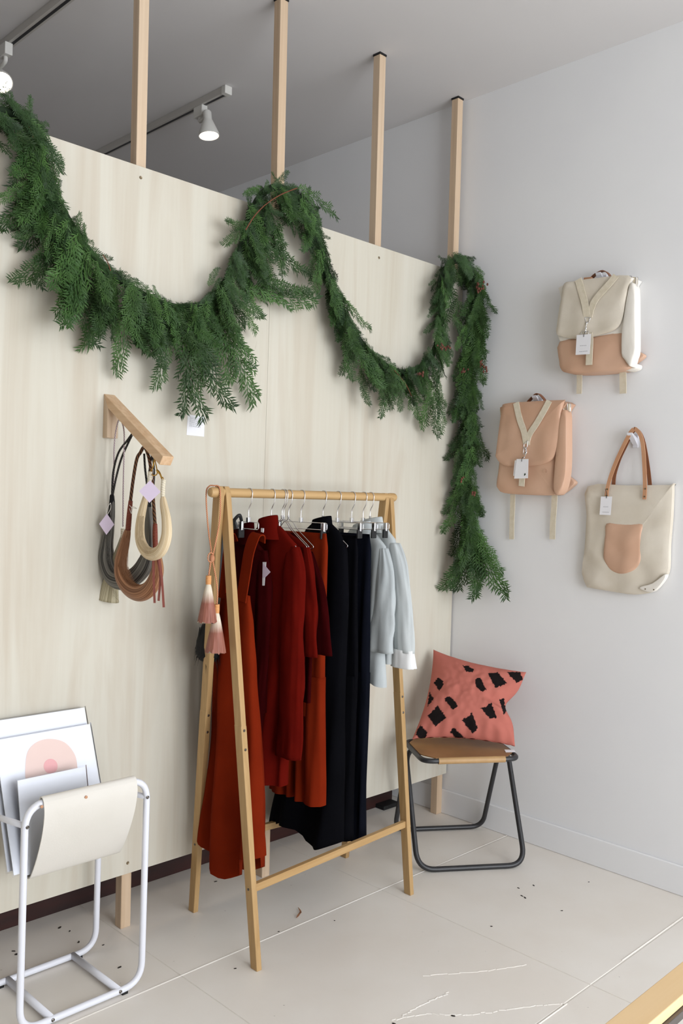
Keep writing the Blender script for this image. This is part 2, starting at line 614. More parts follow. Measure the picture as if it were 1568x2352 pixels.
def build(name, mb, material, parent=None, smooth=False, bevel=0.0, origin=None, bseg=2, angle=None):
    if isinstance(mb, MB):
        me = bpy.data.meshes.new(name)
        if parent is not None:
            org = ORG[parent.name]
        elif origin is not None:
            org = Vector(origin)
        else:
            xs, ys, zs = zip(*mb.v)
            org = Vector(((min(xs) + max(xs)) / 2, (min(ys) + max(ys)) / 2, min(zs)))
        me.from_pydata([(x - org.x, y - org.y, z - org.z) for x, y, z in mb.v], [], mb.f)
        if any(mb.uv):
            ul = me.uv_layers.new(name='UVMap')
            k = 0
            for fc, uv in zip(mb.f, mb.uv):
                for j in range(len(fc)):
                    if uv:
                        ul.data[k].uv = uv[j]
                    k += 1
        me.validate()
    else:
        me, org = mb, Vector((0, 0, 0)) if parent is None else ORG[parent.name]
    bm = bmesh.new()
    bm.from_mesh(me)
    bmesh.ops.recalc_face_normals(bm, faces=bm.faces)
    if bevel:
        es = [e for e in bm.edges if len(e.link_faces) == 2 and e.calc_face_angle(0) > 0.5]
        bmesh.ops.bevel(bm, geom=es, offset=bevel, segments=bseg, profile=0.5, affect='EDGES', clamp_overlap=True)
    bm.to_mesh(me)
    bm.free()
    if smooth:
        for p in me.polygons:
            p.use_smooth = True
        if angle:
            me.set_sharp_from_angle(angle=angle)
    me.materials.append(material)
    o = bpy.data.objects.new(name, me)
    COL.objects.link(o)
    if parent is not None:
        o.parent = parent
    else:
        o.location = org
    ORG[o.name] = org
    return o


def thing(name, label, cat, loc, group=None):
    o = bpy.data.objects.new(name, None)
    o.empty_display_size = 0.05
    COL.objects.link(o)
    o.location = loc
    ORG[o.name] = Vector(loc)
    tag(o, label, cat, group)
    return o


def tag(o, label=None, cat=None, group=None, kind=None):
    if label:
        o['label'] = label
    if cat:
        o['category'] = cat
    if group:
        o['group'] = group
    if kind:
        o['kind'] = kind
    return o


def struct(o):
    o['kind'] = 'structure'
    return o


# ================================================================== THE SETTING
XL, XR, YF, YB = -4.4, WALLX, -3.0, 7.0
# floor: base and one slab for each painted concrete square
fl = struct(build('floor', MB().box(XL - .1, YF - .1, -0.12, XR + .1, YB + .1, -0.0022), M_FLOOR, origin=(0, 0, -0.12)))
gx = [XL] + [1.585 + 0.915 * k for k in range(-6, 2)] + [XR]
gy = [YF] + [2.22 + 0.88 * k for k in range(-5, 6)] + [YB]
J = 0.0022
for a in range(len(gx) - 1):
    for b in range(len(gy) - 1):
        build('floor_slab', MB().box(gx[a] + J, gy[b] + J, -0.012, gx[a + 1] - J, gy[b + 1] - J, 0.0), M_FLOOR, fl, bevel=0.0012, bseg=1)
# raised paint lines along a few joints and chipped cracks
jm = MB()
def ridge(p, q, w=.004, h=.0016):
    p, q = Vector((*p, 0)), Vector((*q, 0))
    d = (q - p).normalized()
    sd = Vector((-d.y, d.x, 0)) * w
    i = len(jm.v)
    jm.v.extend([tuple(p - sd), tuple(p + sd), tuple(q + sd), tuple(q - sd), tuple(p + Vector((0, 0, h))), tuple(q + Vector((0, 0, h)))])
    jm.face((i, i + 4, i + 5, i + 3)); jm.face((i + 1, i + 2, i + 5, i + 4)); jm.face((i, i + 1, i + 4)); jm.face((i + 3, i + 5, i + 2))
ridge((1.2, 2.219), (3.34, 2.222), .003, .0018)
ridge((2.71, 1.345), (3.34, 1.345), .003, .002)
ridge((1.6, 1.335), (2.35, 1.335), .003, .002)
random.seed(3)
def crack(pts, w):
    pts = smooth_path([Vector((a, b, 0)) for a, b in pts], 6)
    for p, q in zip(pts, pts[1:]):
        j = lambda: random.uniform(-.004, .004)
        ridge((p.x + j(), p.y + j()), (q.x + j(), q.y + j()), w * random.uniform(.2, .9), .0013)
crack([(1.90, 1.63), (1.995, 1.581), (2.067, 1.51), (2.147, 1.46), (2.272, 1.392), (2.351, 1.337)], .004)
crack([(1.93, 1.625), (2.03, 1.62), (2.132, 1.609)], .005)
crack([(2.15, 1.72), (2.3, 1.62), (2.45, 1.54)], .004)
build('paint_ridge', jm, M_FLOOR, fl)
ceil = struct(build('ceiling', MB().box(XL - .1, YF - .1, CEIL, XR + .1, YB + .1, CEIL + .12), M_CEIL))
struct(build('wall_right', MB().box(XR, YF - .1, 0, XR + .1, YB + .1, CEIL), M_WALL))
struct(build('wall_left', MB().box(XL - .1, YF - .1, 0, XL, YB + .1, CEIL), mat('left_wall_paint', srgb(170, 166, 160), 0.8)))
struct(build('wall_back', MB().box(XL, YB, 0, XR, YB + .1, CEIL), M_WALL))
wf = MB()
wf.box(XL, YF - .1, 0, XR, YF, 0.35).box(XL, YF - .1, 2.95, XR, YF, CEIL).box(XL, YF - .1, .35, -.2, YF, 2.95).box(3.2, YF - .1, .35, XR, YF, 2.95)
struct(build('wall_front', wf, M_WALL))
wa, wb = -.2, 3.2
w1 = struct(build('window_1', MB().box(wa, YF - .07, .35, wa + .06, YF - .01, 2.95).box(wb - .06, YF - .07, .35, wb, YF - .01, 2.95).box(wa + .06, YF - .07, .35, wb - .06, YF - .01, .41).box(wa + .06, YF - .07, 2.89, wb - .06, YF - .01, 2.95).box(1.47, YF - .07, .41, 1.53, YF - .01, 2.89), M_FRAMEW))
build('pane', MB().box(wa + .06, YF - .045, .41, 1.47, YF - .037, 2.89), M_GLASS, w1)
build('pane', MB().box(1.53, YF - .045, .41, wb - .06, YF - .037, 2.89), M_GLASS, w1)
bb = MB().box(XR - .012, YF, 0, XR, YB, .115)
struct(build('baseboard_right', bb, M_WALL, bevel=.004))

# ================================================================== PLYWOOD PARTITION
part = thing('plywood_partition', 'tall pale plywood partition standing on pine posts that reach the ceiling', 'partition', (2.2, 2.6, 0))
for x0, x1 in ((-0.22, .9676), (.9684, 2.1546), (2.1554, 3.337)):
    o = build('plywood_panel', MB().box(x0, PLYY, .194, x1, PLYY + .018, 2.567), M_PLY, part, bevel=.0005, bseg=1)
T = .038
posts = [((-.15, -.15)), ((.41, .40)), ((.99, .97)), ((1.600, 1.566)), ((2.222, 2.178)), ((2.768, 2.736)), ((3.297, 3.278))]
Y0 = PLYY + .0185
for xb, xt in posts:
    m = MB().hex([(xb, Y0, 0), (xb + T, Y0, 0), (xb + T, Y0 + T, 0), (xb, Y0 + T, 0), (xt, Y0, CEIL - .008), (xt + T, Y0, CEIL - .008), (xt + T, Y0 + T, CEIL - .008), (xt, Y0 + T, CEIL - .008)])
    p = build('post', m, M_PINE_Z, part, bevel=.0015, bseg=1)
    build('rubber_cap', MB().box(xt - .002, Y0 - .002, CEIL - .008, xt + T + .002, Y0 + T + .002, CEIL), M_BLACKPL, p)
for px, py in ((323, 408), (870, 592), (293, 1982), (1032, 1208), (200, 1832)):
    c = PY(px, py, PLYY)
    build('screw', MB().lathe(c + V(0, .001, 0), (0, -1, 0), [(.0055, 0), (.0055, .0022), (.0045, .003), (.002, .0026)], 12), M_SCREW, part)

# dark red plinth behind the partition
cab = thing('cabinet', 'dark red-brown wooden cabinet behind the plywood partition, its base showing below', 'cabinet', (2.0, 3.1, 0))
build('base', MB().box(-.3, 2.845, 0, 3.26, 3.4, .30), M_REDWOOD, cab, bevel=.003)
build('black_block', MB().box(3.14, 2.79, 0, 3.25, 2.86, .02), M_BLACKPL, cab, bevel=.004)  # low black block on the floor at the base's right end

# ================================================================== TRACK LIGHTS
M_BULB = emit('lamp_glow', (1.0, 0.86, 0.68, 1), 14)


def track(name, label, X, ya, yb):
    t = thing(name, label, 'light track', (X, (ya + yb) / 2, CEIL - .036), 'ceiling light tracks')
    build('rail', MB().box(X - .018, ya + .012, CEIL - .034, X + .018, yb, CEIL), M_TRACK, t, bevel=.002)
    build('conductor_slot', MB().box(X - .006, ya + .012, CEIL - .0355, X + .006, yb, CEIL - .0335), M_BLACKTUBE, t)
    build('end_cap', MB().box(X - .02, ya, CEIL - .038, X + .02, ya + .03, CEIL), M_LAMPWHITE, t, bevel=.002)


track('light_track', 'grey ceiling light track ending right of the second-left wooden post', 2.5, 3.335, 6.6)
track('light_track', 'grey ceiling light track at the top left corner, nearest the left edge', 1.615, 1.6, 6.6)


def lamp(label, X, Yt, rim, axis, power):
    rim, axis = Vector(rim), Vector(axis).normalized()
    t = thing('track_lamp', label, 'lamp', rim, 'track lamps')
    build('adapter', MB().box(X - .017, Yt - .035, CEIL - .085, X + .017, Yt + .035, CEIL - .034), M_LAMPWHITE, t, bevel=.003)
    back = rim - axis * .115
    build('stem', MB().tube(smooth_path([V(X, Yt, CEIL - .08), V(X, Yt, CEIL - .105), back + axis * .01], 4), .009, 8), M_LAMPWHITE, t, smooth=True)
    prof = [(.016, -.008), (.021, 0), (.021, .035), (.024, .04), (.048, .1), (.05, .112), (.05, .115), (.046, .114), (.044, .104), (.02, .06)]
    build('shade', MB().lathe(back, axis, prof, 28), M_LAMPWHITE, t, smooth=True, angle=.7)
    build('bulb', MB().lathe(back, axis, [(.042, .098), (.043, .106), (.03, .109), (.001, .11)], 24), M_BULB, t, smooth=True)
    ld = bpy.data.lights.new('lamp_beam', 'SPOT')
    ld.energy = power
    ld.color = (1, .82, .62)
    ld.spot_size = 1.5
    ld.spot_blend = .8
    ld.shadow_soft_size = .04
    lo = bpy.data.objects.new('lamp_beam', ld)
    COL.objects.link(lo)
    lo.parent = t
    lo.location = axis * .004
    lo.rotation_euler = (-axis).to_track_quat('Z', 'Y').to_euler()


lamp('white conical track lamp lit between the two left wooden posts', 2.5, 3.555, PX(480, 313, 2.5), (.05, -.12, -1), 14)
lamp('lit white track lamp cut by the left edge of the picture', 1.6, 3.70, PX(2, 190, 1.6), (-.1, -.62, -.75), 10)

# ================================================================== CLOTHES RACK
BY, BZ = 2.33, 1.492
rack = thing('clothes_rack', 'bamboo A-frame clothes rack holding a row of garments', 'clothes rack', (2.18, 2.33, 0))
bar = MB().lathe((1.717, BY, BZ), (1, 0, .006), [(.006, 0), (.0145, .004), (.017, .012), (.017, .03), (.0155, .036), (.0155, .872), (.017, .878), (.017, .9), (.0145, .906), (.006, .91)], 24)
build('hanging_bar', bar, M_BAMBOO_X, rack, smooth=True, angle=.6)


def leg(xt, xf, yf, outer):
    wx, wy = .020, .036
    s = -1 if yf < BY else 1
    top = V(xt, BY, BZ)
    foot = V(xf, yf - s * .015, 0)
    m = MB()
    rings = []
    for t, kx, ky in ((-.014, 1, .45), (0.0, 1.05, 1.0), (.05, 1, 1.05), (.12, 1, 1), (.5, 1, 1), (.502, 1.12, 1), (.6, 1.12, 1), (1.0, 1.0, .9)):
        p = top.lerp(foot, t)
        if t < 0:
            p = top + V(0, 0, .021)
        if t == 1.0:
            p.z = 0
        rings.append([p + V(-wx / 2 * kx, -wy / 2 * ky, 0), p + V(wx / 2 * kx, -wy / 2 * ky, 0), p + V(wx / 2 * kx, wy / 2 * ky, 0), p + V(-wx / 2 * kx, wy / 2 * ky, 0)])
    m.loft(rings)
    o = build('leg', m, M_BAMBOO_Z, rack, bevel=.002)
    for t in (.51, .55):
        c = top.lerp(foot, t) + V(0, -.018, 0)
        build('bolt', MB().lathe(c + V(0, .004, 0), (0, -1, 0), [(.0045, 0), (.0045, .005), (.003, .0062), (.001, .0062)], 12), M_BOLT, o)
    return top, foot


lFL = leg(1.783, 1.783, 2.082, 0)
lFR = leg(2.590, 2.553, 2.113, 0)
lBL = leg(1.757, 1.862, 2.560, 0)
lBR = leg(2.566, 2.612, 2.545, 0)


def beam(a, b, ta, tb):
    p, q = a[0].lerp(a[1], ta), b[0].lerp(b[1], tb)
    m = MB()
    h, d = .0125, .009
    m.hex([p + V(.008, -d, -h), q + V(-.008, -d, -h), q + V(-.008, d, -h), p + V(.008, d, -h), p + V(.008, -d, h), q + V(-.008, -d, h), q + V(-.008, d, h), p + V(.008, d, h)])
    build('crossbar', m, M_BAMBOO_X, rack, bevel=.002)
    for e in (p, q):
        build('bolt', MB().lathe(e + V(-.009, 0, 0), (-1, 0, 0), [(.004, 0), (.004, .003), (.001, .003)], 10), M_BOLT, rack)


beam(lFL, lFR, .838, .828)
beam(lBL, lBR, .828, .85)

# ------------------------------------------------------------------ hangers
HX = [1.884, 1.985, 2.034, 2.043, 2.065, 2.124, 2.232, 2.307, 2.383, 2.446, 2.485]
HK = ['clip', 'wire', 'wire', 'wire', 'wire', 'clip', 'wire', 'clip', 'clip', 'clip', 'wire']
HL = ['leftmost chrome clip hanger on the rack, holding the rust pinafore',
      'chrome wire hanger under the brick-red turtleneck coat',
      'chrome wire hanger just behind the brick-red turtleneck coat, left of a tight trio',
      'middle chrome wire hanger of the tight trio among the red garments',
      'chrome wire hanger right of the tight trio among the red garments',
      'chrome clip hanger holding the rust trousers',
      'chrome wire hanger inside the black high-neck dress',
      'chrome clip hanger just right of the black high-neck dress',
      'chrome clip hanger second to the right of the black dress',
      'chrome clip hanger left of the grey linen shirt hanger',
      'rightmost chrome wire hanger holding the grey linen jacket']


def hanger(i):
    x = HX[i]
    bz = BZ + .006 * (x - 1.717)
    t = thing('clothes_hanger', HL[i], 'hanger', (x, BY, bz - .12), 'chrome hangers on the rack')
    rr = .0155 + .0022
    pts = [V(x, BY + rr * math.cos(a), bz + rr * math.sin(a)) for a in [math.radians(d) for d in range(-30, 200, 20)]]
    zb = bz - .085
    pts += smooth_path([pts[-1], V(x, BY - .014, bz - .028), V(x, BY - .003, bz - .047), V(x, BY, bz - .06), V(x, BY, zb)], 4)[1:]
    build('hook', MB().tube(pts, .0017, 7), M_CHROME, t, smooth=True)
    if HK[i] == 'wire':
        tw = MB()
        for k in range(3):
            tw.tube([V(x + .004 * math.cos(a), BY + .004 * math.sin(a), zb - .001 + k * .005) for a in [2 * PI * j / 10 for j in range(10)]], .0016, 6, closed=True)
        build('twist', tw, M_CHROME, t, smooth=True)
        z1 = zb - .004
        p = [V(x, BY - .004, z1), V(x, BY - .025, z1 - .008), V(x, BY - .045, z1 - .03), V(x, BY - .135, z1 - .088), V(x, BY - .125, z1 - .096), V(x, BY + .125, z1 - .096), V(x, BY + .135, z1 - .088), V(x, BY + .045, z1 - .03), V(x, BY + .025, z1 - .008), V(x, BY + .004, z1)]
        build('shoulder_wire', MB().tube(fillet_path(p, .012), .0016, 7), M_CHROME, t, smooth=True)
    else:
        build('swivel_block', MB().box(x - .006, BY - .006, zb - .014, x + .006, BY + .006, zb + .004), M_CHROME, t, bevel=.0015)
        hw = .055 if i == 0 else .135
        p = [V(x, BY - hw, zb - .012), V(x, BY + hw, zb - .012), V(x, BY + hw, zb - .036), V(x, BY - hw, zb - .036)]
        build('bar', MB().tube(fillet_path(p, .006, True, 4), .0016, 7, closed=True), M_CHROME, t, smooth=True)
        for s in ((-1, 1) if i else (1,)):
            yc = BY + s * (hw - .018)
            c = build('clip', MB().box(x - .005, yc - .008, zb - .042, x + .005, yc + .008, zb - .010), M_CHROME, t, bevel=.002)
            build('clip_pad', MB().box(x - .012, yc - .004, zb - .068, x + .012, yc + .004, zb - .036), M_BLACKPL, c, bevel=.002)


for i in range(11):
    hanger(i)


# ------------------------------------------------------------------ garments
def interp(rows, z):
    rows = sorted(rows, key=lambda r: -r[0])
    if z >= rows[0][0]:
        return rows[0][1:]
    if z <= rows[-1][0]:
        return rows[-1][1:]
    for a, b in zip(rows, rows[1:]):
        if a[0] >= z >= b[0]:
            t = (a[0] - z) / (a[0] - b[0] + 1e-9)
            t = t * t * (3 - 2 * t) * .5 + t * .5
            return tuple(p + (q - p) * t for p, q in zip(a[1:], b[1:]))


def cloth(x, rows, seed=0, amp=.012, lam=.11, hem=None, nz=44, N=56, skew=0.0, ztop=None, power=.55):
    """Hanging cloth body in the plane X = x.  rows: (z, y_front, y_back, half thickness)."""
    rnd = random.Random(seed)
    ph = [rnd.uniform(0, 6.28) for _ in range(4)]
    z1, z0 = max(r[0] for r in rows), min(r[0] for r in rows)
    rings = []
    for j in range(nz + 1):
        t = j / nz
        z = z1 + (z0 - z1) * t
        yf, yb, th = interp(rows, z)
        yc, hy = (yf + yb) / 2, (yb - yf) / 2
        A = amp * min(1, .12 + t * 1.1)
        ring = []
        for k in range(N):
            a = 2 * PI * k / N
            c, s = math.cos(a), math.sin(a)
            y = yc - hy * math.copysign(abs(c) ** .8, c)
            u = (y - yc)
            wob = math.sin(2 * PI * u / lam + ph[0] + 1.3 * t) + .5 * math.sin(2 * PI * u / (lam * .57) + ph[1] - t * 2.1) + .35 * noise.noise(V(u * 22, z * 3.0, seed * 7.1))
            edge = max(0, 1 - abs(u / (hy + 1e-6)) ** 6)
            xx = x + math.copysign(abs(s) ** power, s) * th + A * wob * (.45 + .55 * edge) + skew * u
            yy = y + A * .35 * math.sin(z * 9 + ph[2])
            zz = z
            if hem:
                zz = z + hem(u / (hy + 1e-6)) * max(0, t - .35) / .65
            ring.append(V(xx, yy, zz))
        rings.append(ring)
    return MB().loft(rings, True, True, False)


def sleeve(p, rad, N=32, seed=0, flat=.5, wr=.009):
    """Sleeve along path p with radii (in Y), flattened in X, slightly wrinkled."""
    P = smooth_path(p, 7)
    n = len(P)
    rings = []
    for i, q in enumerate(P):
        t = i / (n - 1) * (len(rad) - 1)
        k = min(int(t), len(rad) - 2)
        r = rad[k] + (rad[k + 1] - rad[k]) * (t - k)
        ring = []
        for j in range(N):
            a = 2 * PI * j / N
            rr = r + wr * noise.noise(V(math.cos(a) * 1.7 + seed, math.sin(a) * 1.7, q.z * 9)) + wr * .9 * noise.noise(V(math.cos(a) * 3 + seed, math.sin(a) * 3, q.z * 2.5))
            ring.append(q + V(math.sin(a) * rr * flat, math.cos(a) * rr, 0))
        rings.append(ring)
    return MB().loft(rings, True, True, True)


def tube_collar(x, yc, hy, hx, z0, z1, spread=1.35):
    """Open stand-up collar made of a folded sheet (outer and inner wall)."""
    N = 30
    rings = []
    for f, z, s in ((spread, z0, 1), (1.08, z0 + (z1 - z0) * .5, 1), (1.0, z1 - .004, 1), (.96, z1, 1), (.86, z1 - .003, 1), (.86, z0 + (z1 - z0) * .3, 1)):
        rings.append([V(x + math.sin(a) * hx * f, yc - math.cos(a) * hy * f, z + .010 * math.cos(a) * (1 if z > z0 else 0)) for a in [2 * PI * k / N for k in range(N)]])
    return MB().loft(rings, True, False, False)


G = 'garments hanging on the bamboo rack'
# A rust pinafore
xA = 1.862
gA = thing('pinafore_dress', 'rust wool pinafore with shoulder straps and flared skirt, leftmost on the rack', 'dress', (xA, 2.33, .2), G)
rows = [(1.15, 2.285, 2.43, .012), (1.05, 2.262, 2.45, .02), (.9, 2.24, 2.455, .028), (.68, 2.21, 2.455, .036), (.45, 2.185, 2.468, .045), (.26, 2.165, 2.478, .052)]
build('skirt', cloth(xA, rows, 11, .022, .15, hem=lambda u: (-.055 + .09 * abs(u + .05) ** 1.5) if u > -.75 else .05), M_RUST, gA, smooth=True)
st = MB()
st.ribbon(smooth_path([V(xA + .02, 2.262, 1.335), V(xA + .012, 2.256, 1.357), V(xA - .004, 2.262, 1.35), V(xA - .008, 2.283, 1.30), V(xA - .008, 2.30, 1.22), V(xA - .012, 2.313, 1.13)], 6), V(0, 1, .1), [.05] * 31, .004)
build('shoulder_strap', st, M_RUST, gA, smooth=True, angle=.6)
st = MB()
st.ribbon(smooth_path([V(xA + .02, 2.402, 1.325), V(xA + .01, 2.405, 1.348), V(xA - .008, 2.402, 1.34), V(xA - .012, 2.41, 1.25), V(xA - .012, 2.42, 1.13)], 6), V(0, 1, -.1), [.042] * 25, .004)
build('shoulder_strap', st, M_RUST, gA, smooth=True, angle=.6)

# black strap and shaggy bag hung from the first hanger
bg = thing('hair_bag', 'black long-haired pouch on a black strap, hung left of the rust pinafore', 'bag', (1.85, 2.42, 1.0), None)
xb = 1.835
build('strap', MB().ribbon(smooth_path([V(xb + .03, 2.372, 1.37), V(xb + .02, 2.38, 1.4), V(xb + .0, 2.395, 1.39), V(xb - .008, 2.40, 1.33), V(xb - .012, 2.41, 1.2), V(xb - .015, 2.425, 1.06)], 6), V(.3, 1, 0), [.034] * 31, .006), M_BLACKPL, bg, smooth=True, angle=.7)
build('loop', MB().tube(smooth_path([V(xb + .035, 2.35, 1.40), V(xb + .02, 2.342, 1.418), V(xb + .01, 2.352, 1.405), V(xb + .012, 2.37, 1.385)], 5), .006, 8), M_BLACKPL, bg, smooth=True)
rr = [V(xb - .016, 2.425, 1.08), V(xb - .018, 2.43, 1.05), V(xb - .02, 2.437, 1.0), V(xb - .021, 2.442, .945), V(xb - .021, 2.443, .915)]
build('hair_body', MB().tube(smooth_path(rr, 5), [.018 + .036 * min(1, k / 12) - (.02 * max(0, k - 16) / 4) for k in range(21)], 16, flat=.6, flatdir=V(1, 0, 0)), M_HAIR_BLACK, bg, smooth=True)
fm = MB()
random.seed(5)
for k in range(70):
    a = random.uniform(0, 6.28)
    s = V(xb - .02 + .025 * math.cos(a), 2.44 + .045 * math.sin(a), random.uniform(.95, 1.03))
    fm.tube([s, s + V(.004 * math.cos(a), .008 * math.sin(a), -.04), s + V(.01 * math.cos(a), .02 * math.sin(a), -random.uniform(.05, .09))], [.0011, .0009, .0002], 4)
tag(build('loose_hair', fm, M_HAIR_BLACK, bg), kind='stuff')
for zz, yy in ((1.115, 2.452), (1.055, 2.447)):
    build('leather_patch', MB().box(xb - .034, yy - .010, zz - .02, xb - .029, yy + .012, zz + .018), M_FRINGE, bg, bevel=.001)

# B maroon velvet top with long sleeves
xB = 1.93
gB = thing('velvet_dress', 'dark maroon velvet top with high neck and long hanging sleeves, behind the rust pinafore', 'top', (xB, 2.33, .54), G)
rows = [(1.33, 2.34, 2.46, .012), (1.28, 2.285, 2.47, .02), (1.17, 2.29, 2.47, .024), (1.0, 2.28, 2.475, .026), (.75, 2.275, 2.48, .03)]
build('body', cloth(xB, rows, 21, .010, .09), M_MAROON, gB, smooth=True)
build('collar', tube_collar(xB - .005, 2.405, .05, .022, 1.315, 1.385, 1.15), M_MAROON, gB, smooth=True)
build('sleeve', sleeve([V(xB + .005, 2.315, 1.30), V(xB + .002, 2.30, 1.15), V(xB - .004, 2.295, .95), V(xB - .012, 2.30, .75), V(xB - .016, 2.315, .545)], [.03, .045, .043, .04, .036, .033], seed=2), M_MAROON, gB, smooth=True)
build('sleeve', sleeve([V(xB + .005, 2.455, 1.30), V(xB + .002, 2.475, 1.1), V(xB + .004, 2.48, .9), V(xB, 2.475, .6)], [.03, .04, .038, .033], seed=3), M_MAROON, gB, smooth=True)
ht = build('hang_tag', MB().prism([PX(x, y, 1.90) for x, y in ((603, 1291), (611, 1291), (607, 1345), (602, 1345))], (.0006, 0, 0)), M_CARD, gB)
build('lilac_tag', MB().prism([PX(x, y, 1.899) for x, y in ((604, 1294), (611, 1302), (621, 1314), (609, 1326), (603, 1328))], (-.0006, 0, 0)), M_LILAC, gB)

# C brick red turtleneck coat
xC = 1.985
gC = thing('turtleneck_coat', 'long brick-red turtleneck coat with full sleeves, front of the red garments', 'coat', (xC, 2.33, .5), G)
rows = [(1.385, 2.285, 2.385, .012), (1.355, 2.245, 2.42, .018), (1.325, 2.2, 2.46, .02), (1.2, 2.19, 2.47, .026), (1.0, 2.2, 2.47, .03), (.75, 2.22, 2.48, .034), (.50, 2.225, 2.49, .038)]
build('body', cloth(xC, rows, 31, .016, .13), M_BRICK, gC, smooth=True)
build('collar', tube_collar(xC - .010, 2.335, .044, .026, 1.338, 1.412, 1.6), M_BRICK, gC, smooth=True)
build('sleeve', sleeve([V(xC + .002, 2.212, 1.318), V(xC - .004, 2.2, 1.22), V(xC - .01, 2.192, 1.05), V(xC - .012, 2.188, .82), V(xC - .012, 2.192, .612)], [.026, .044, .050, .054, .052, .05], seed=4, wr=.012), M_BRICK, gC, smooth=True)
build('sleeve', sleeve([V(xC + .004, 2.455, 1.315), V(xC + .006, 2.48, 1.1), V(xC + .01, 2.488, .8), V(xC + .01, 2.48, .62)], [.026, .045, .05, .048], seed=5, wr=.012), M_BRICK, gC, smooth=True)
build('neck_label', MB().box(xC - .043, 2.318, 1.355, xC - .041, 2.332, 1.375), M_CARD, gC)

# D brick red short sleeved top
xD = 2.036
gD = thing('short_sleeve_top', 'brick-red short-sleeved top right behind the long turtleneck coat', 'top', (xD, 2.33, .75), G)
rows = [(1.365, 2.3, 2.37, .008), (1.325, 2.21, 2.45, .014), (1.22, 2.2, 2.46, .018), (1.0, 2.2, 2.47, .02), (.8, 2.2, 2.47, .022)]
build('body', cloth(xD, rows, 41, .008, .1), M_BRICK, gD, smooth=True)
build('sleeve', sleeve([V(xD, 2.21, 1.316), V(xD - .002, 2.188, 1.22), V(xD - .004, 2.172, 1.1), V(xD - .004, 2.168, .95)], [.02, .034, .036, .036], seed=6, flat=.5, wr=.01), M_BRICK, gD, smooth=True)
build('sleeve', sleeve([V(xD, 2.45, 1.316), V(xD, 2.475, 1.2), V(xD, 2.49, .97)], [.02, .034, .036], seed=7, flat=.5), M_BRICK, gD, smooth=True)

# E maroon top
xE = 2.066
gE = thing('maroon_top', 'dark maroon top with wide elbow sleeve, between red top and rust trousers', 'top', (xE, 2.33, .75), G)
rows = [(1.36, 2.3, 2.37, .006), (1.315, 2.215, 2.45, .010), (1.2, 2.2, 2.46, .012), (1.0, 2.19, 2.47, .014), (.78, 2.19, 2.47, .016)]
build('body', cloth(xE, rows, 51, .006, .1), M_MAROON, gE, smooth=True)
build('sleeve', sleeve([V(xE, 2.22, 1.30), V(xE + .004, 2.185, 1.2), V(xE + .006, 2.16, 1.08), V(xE + .006, 2.145, .955)], [.018, .036, .042, .044], seed=8, flat=.4, wr=.008), M_MAROON, gE, smooth=True)
build('sleeve', sleeve([V(xE, 2.45, 1.30), V(xE, 2.48, 1.18), V(xE, 2.495, .96)], [.018, .034, .04], seed=9, flat=.4), M_MAROON, gE, smooth=True)

# F rust trousers
xF = 2.124
gF = thing('rust_trousers', 'rust wool wide trousers clipped to a hanger left of the black dress', 'trousers', (xF, 2.33, .4), G)
rows = [(1.362, 2.198, 2.45, .010), (1.31, 2.19, 2.46, .016), (1.0, 2.19, 2.46, .026), (.72, 2.188, 2.46, .026)]
build('waist_and_seat', cloth(xF, rows, 61, .007, .08), M_RUST, gF, smooth=True)
for s, (a, b) in enumerate(((2.182, 2.31), (2.32, 2.45))):
    rows = [(.86, a + .006, b, .026), (.6, a, b, .028), (.415, a - .006, b - .01, .03)]
    build('trouser_leg', cloth(xF, rows, 62 + s, .008, .07, nz=20, N=40), M_RUST, gF, smooth=True)

# G black high-neck dress
xG = 2.232
gG = thing('black_dress', 'black high-neck dress with flared wavy hem in the middle of the rack', 'dress', (xG, 2.33, .2), G)
rows = [(1.395, 2.29, 2.375, .012), (1.36, 2.235, 2.42, .018), (1.31, 2.205, 2.45, .022), (1.1, 2.192, 2.45, .03), (.78, 2.19, 2.47, .04), (.5, 2.188, 2.51, .05), (.25, 2.186, 2.545, .058)]
build('dress_body', cloth(xG, rows, 71, .022, .17, hem=lambda u: .022 * math.sin(u * 4.0 + .6)), M_NAVY, gG, smooth=True)
build('collar', tube_collar(xG, 2.335, .046, .024, 1.36, 1.412, 1.35), M_NAVY, gG, smooth=True)


def trousers(x, name, label, top, zt, yf, yb, zbot, seed, material, amp=.008):
    g = thing(name, label, 'trousers', (x, 2.33, zbot), G)
    rows = [(zt, yf + .02, yb - .02, .008), (zt - .06, yf + .01, yb - .01, .014), (.9, yf, yb, .02), (.72, yf, yb, .022)]
    build('waist_and_seat', cloth(x, rows, seed, amp, .07), material, g, smooth=True)
    ym = (yf + yb) / 2
    for s, (a, b) in enumerate(((yf - .004, ym - .012), (ym + .012, yb))):
        rows = [(.84, a + .004, b, .02), (.5, a, b, .022), (zbot, a, b, .026)]
        build('trouser_leg', cloth(x, rows, seed + 1 + s, amp, .06, nz=24, N=40), material, g, smooth=True)
    return g


trousers(2.310, 'navy_trousers', 'black-navy trousers hung directly right of the black dress', 1, 1.352, 2.212, 2.45, .24, 81, M_NAVY)
trousers(2.395, 'navy_trousers', 'dark navy trousers next to the grey linen shirt, longest hem', 1, 1.356, 2.226, 2.45, .205, 91, M_NAVY2)

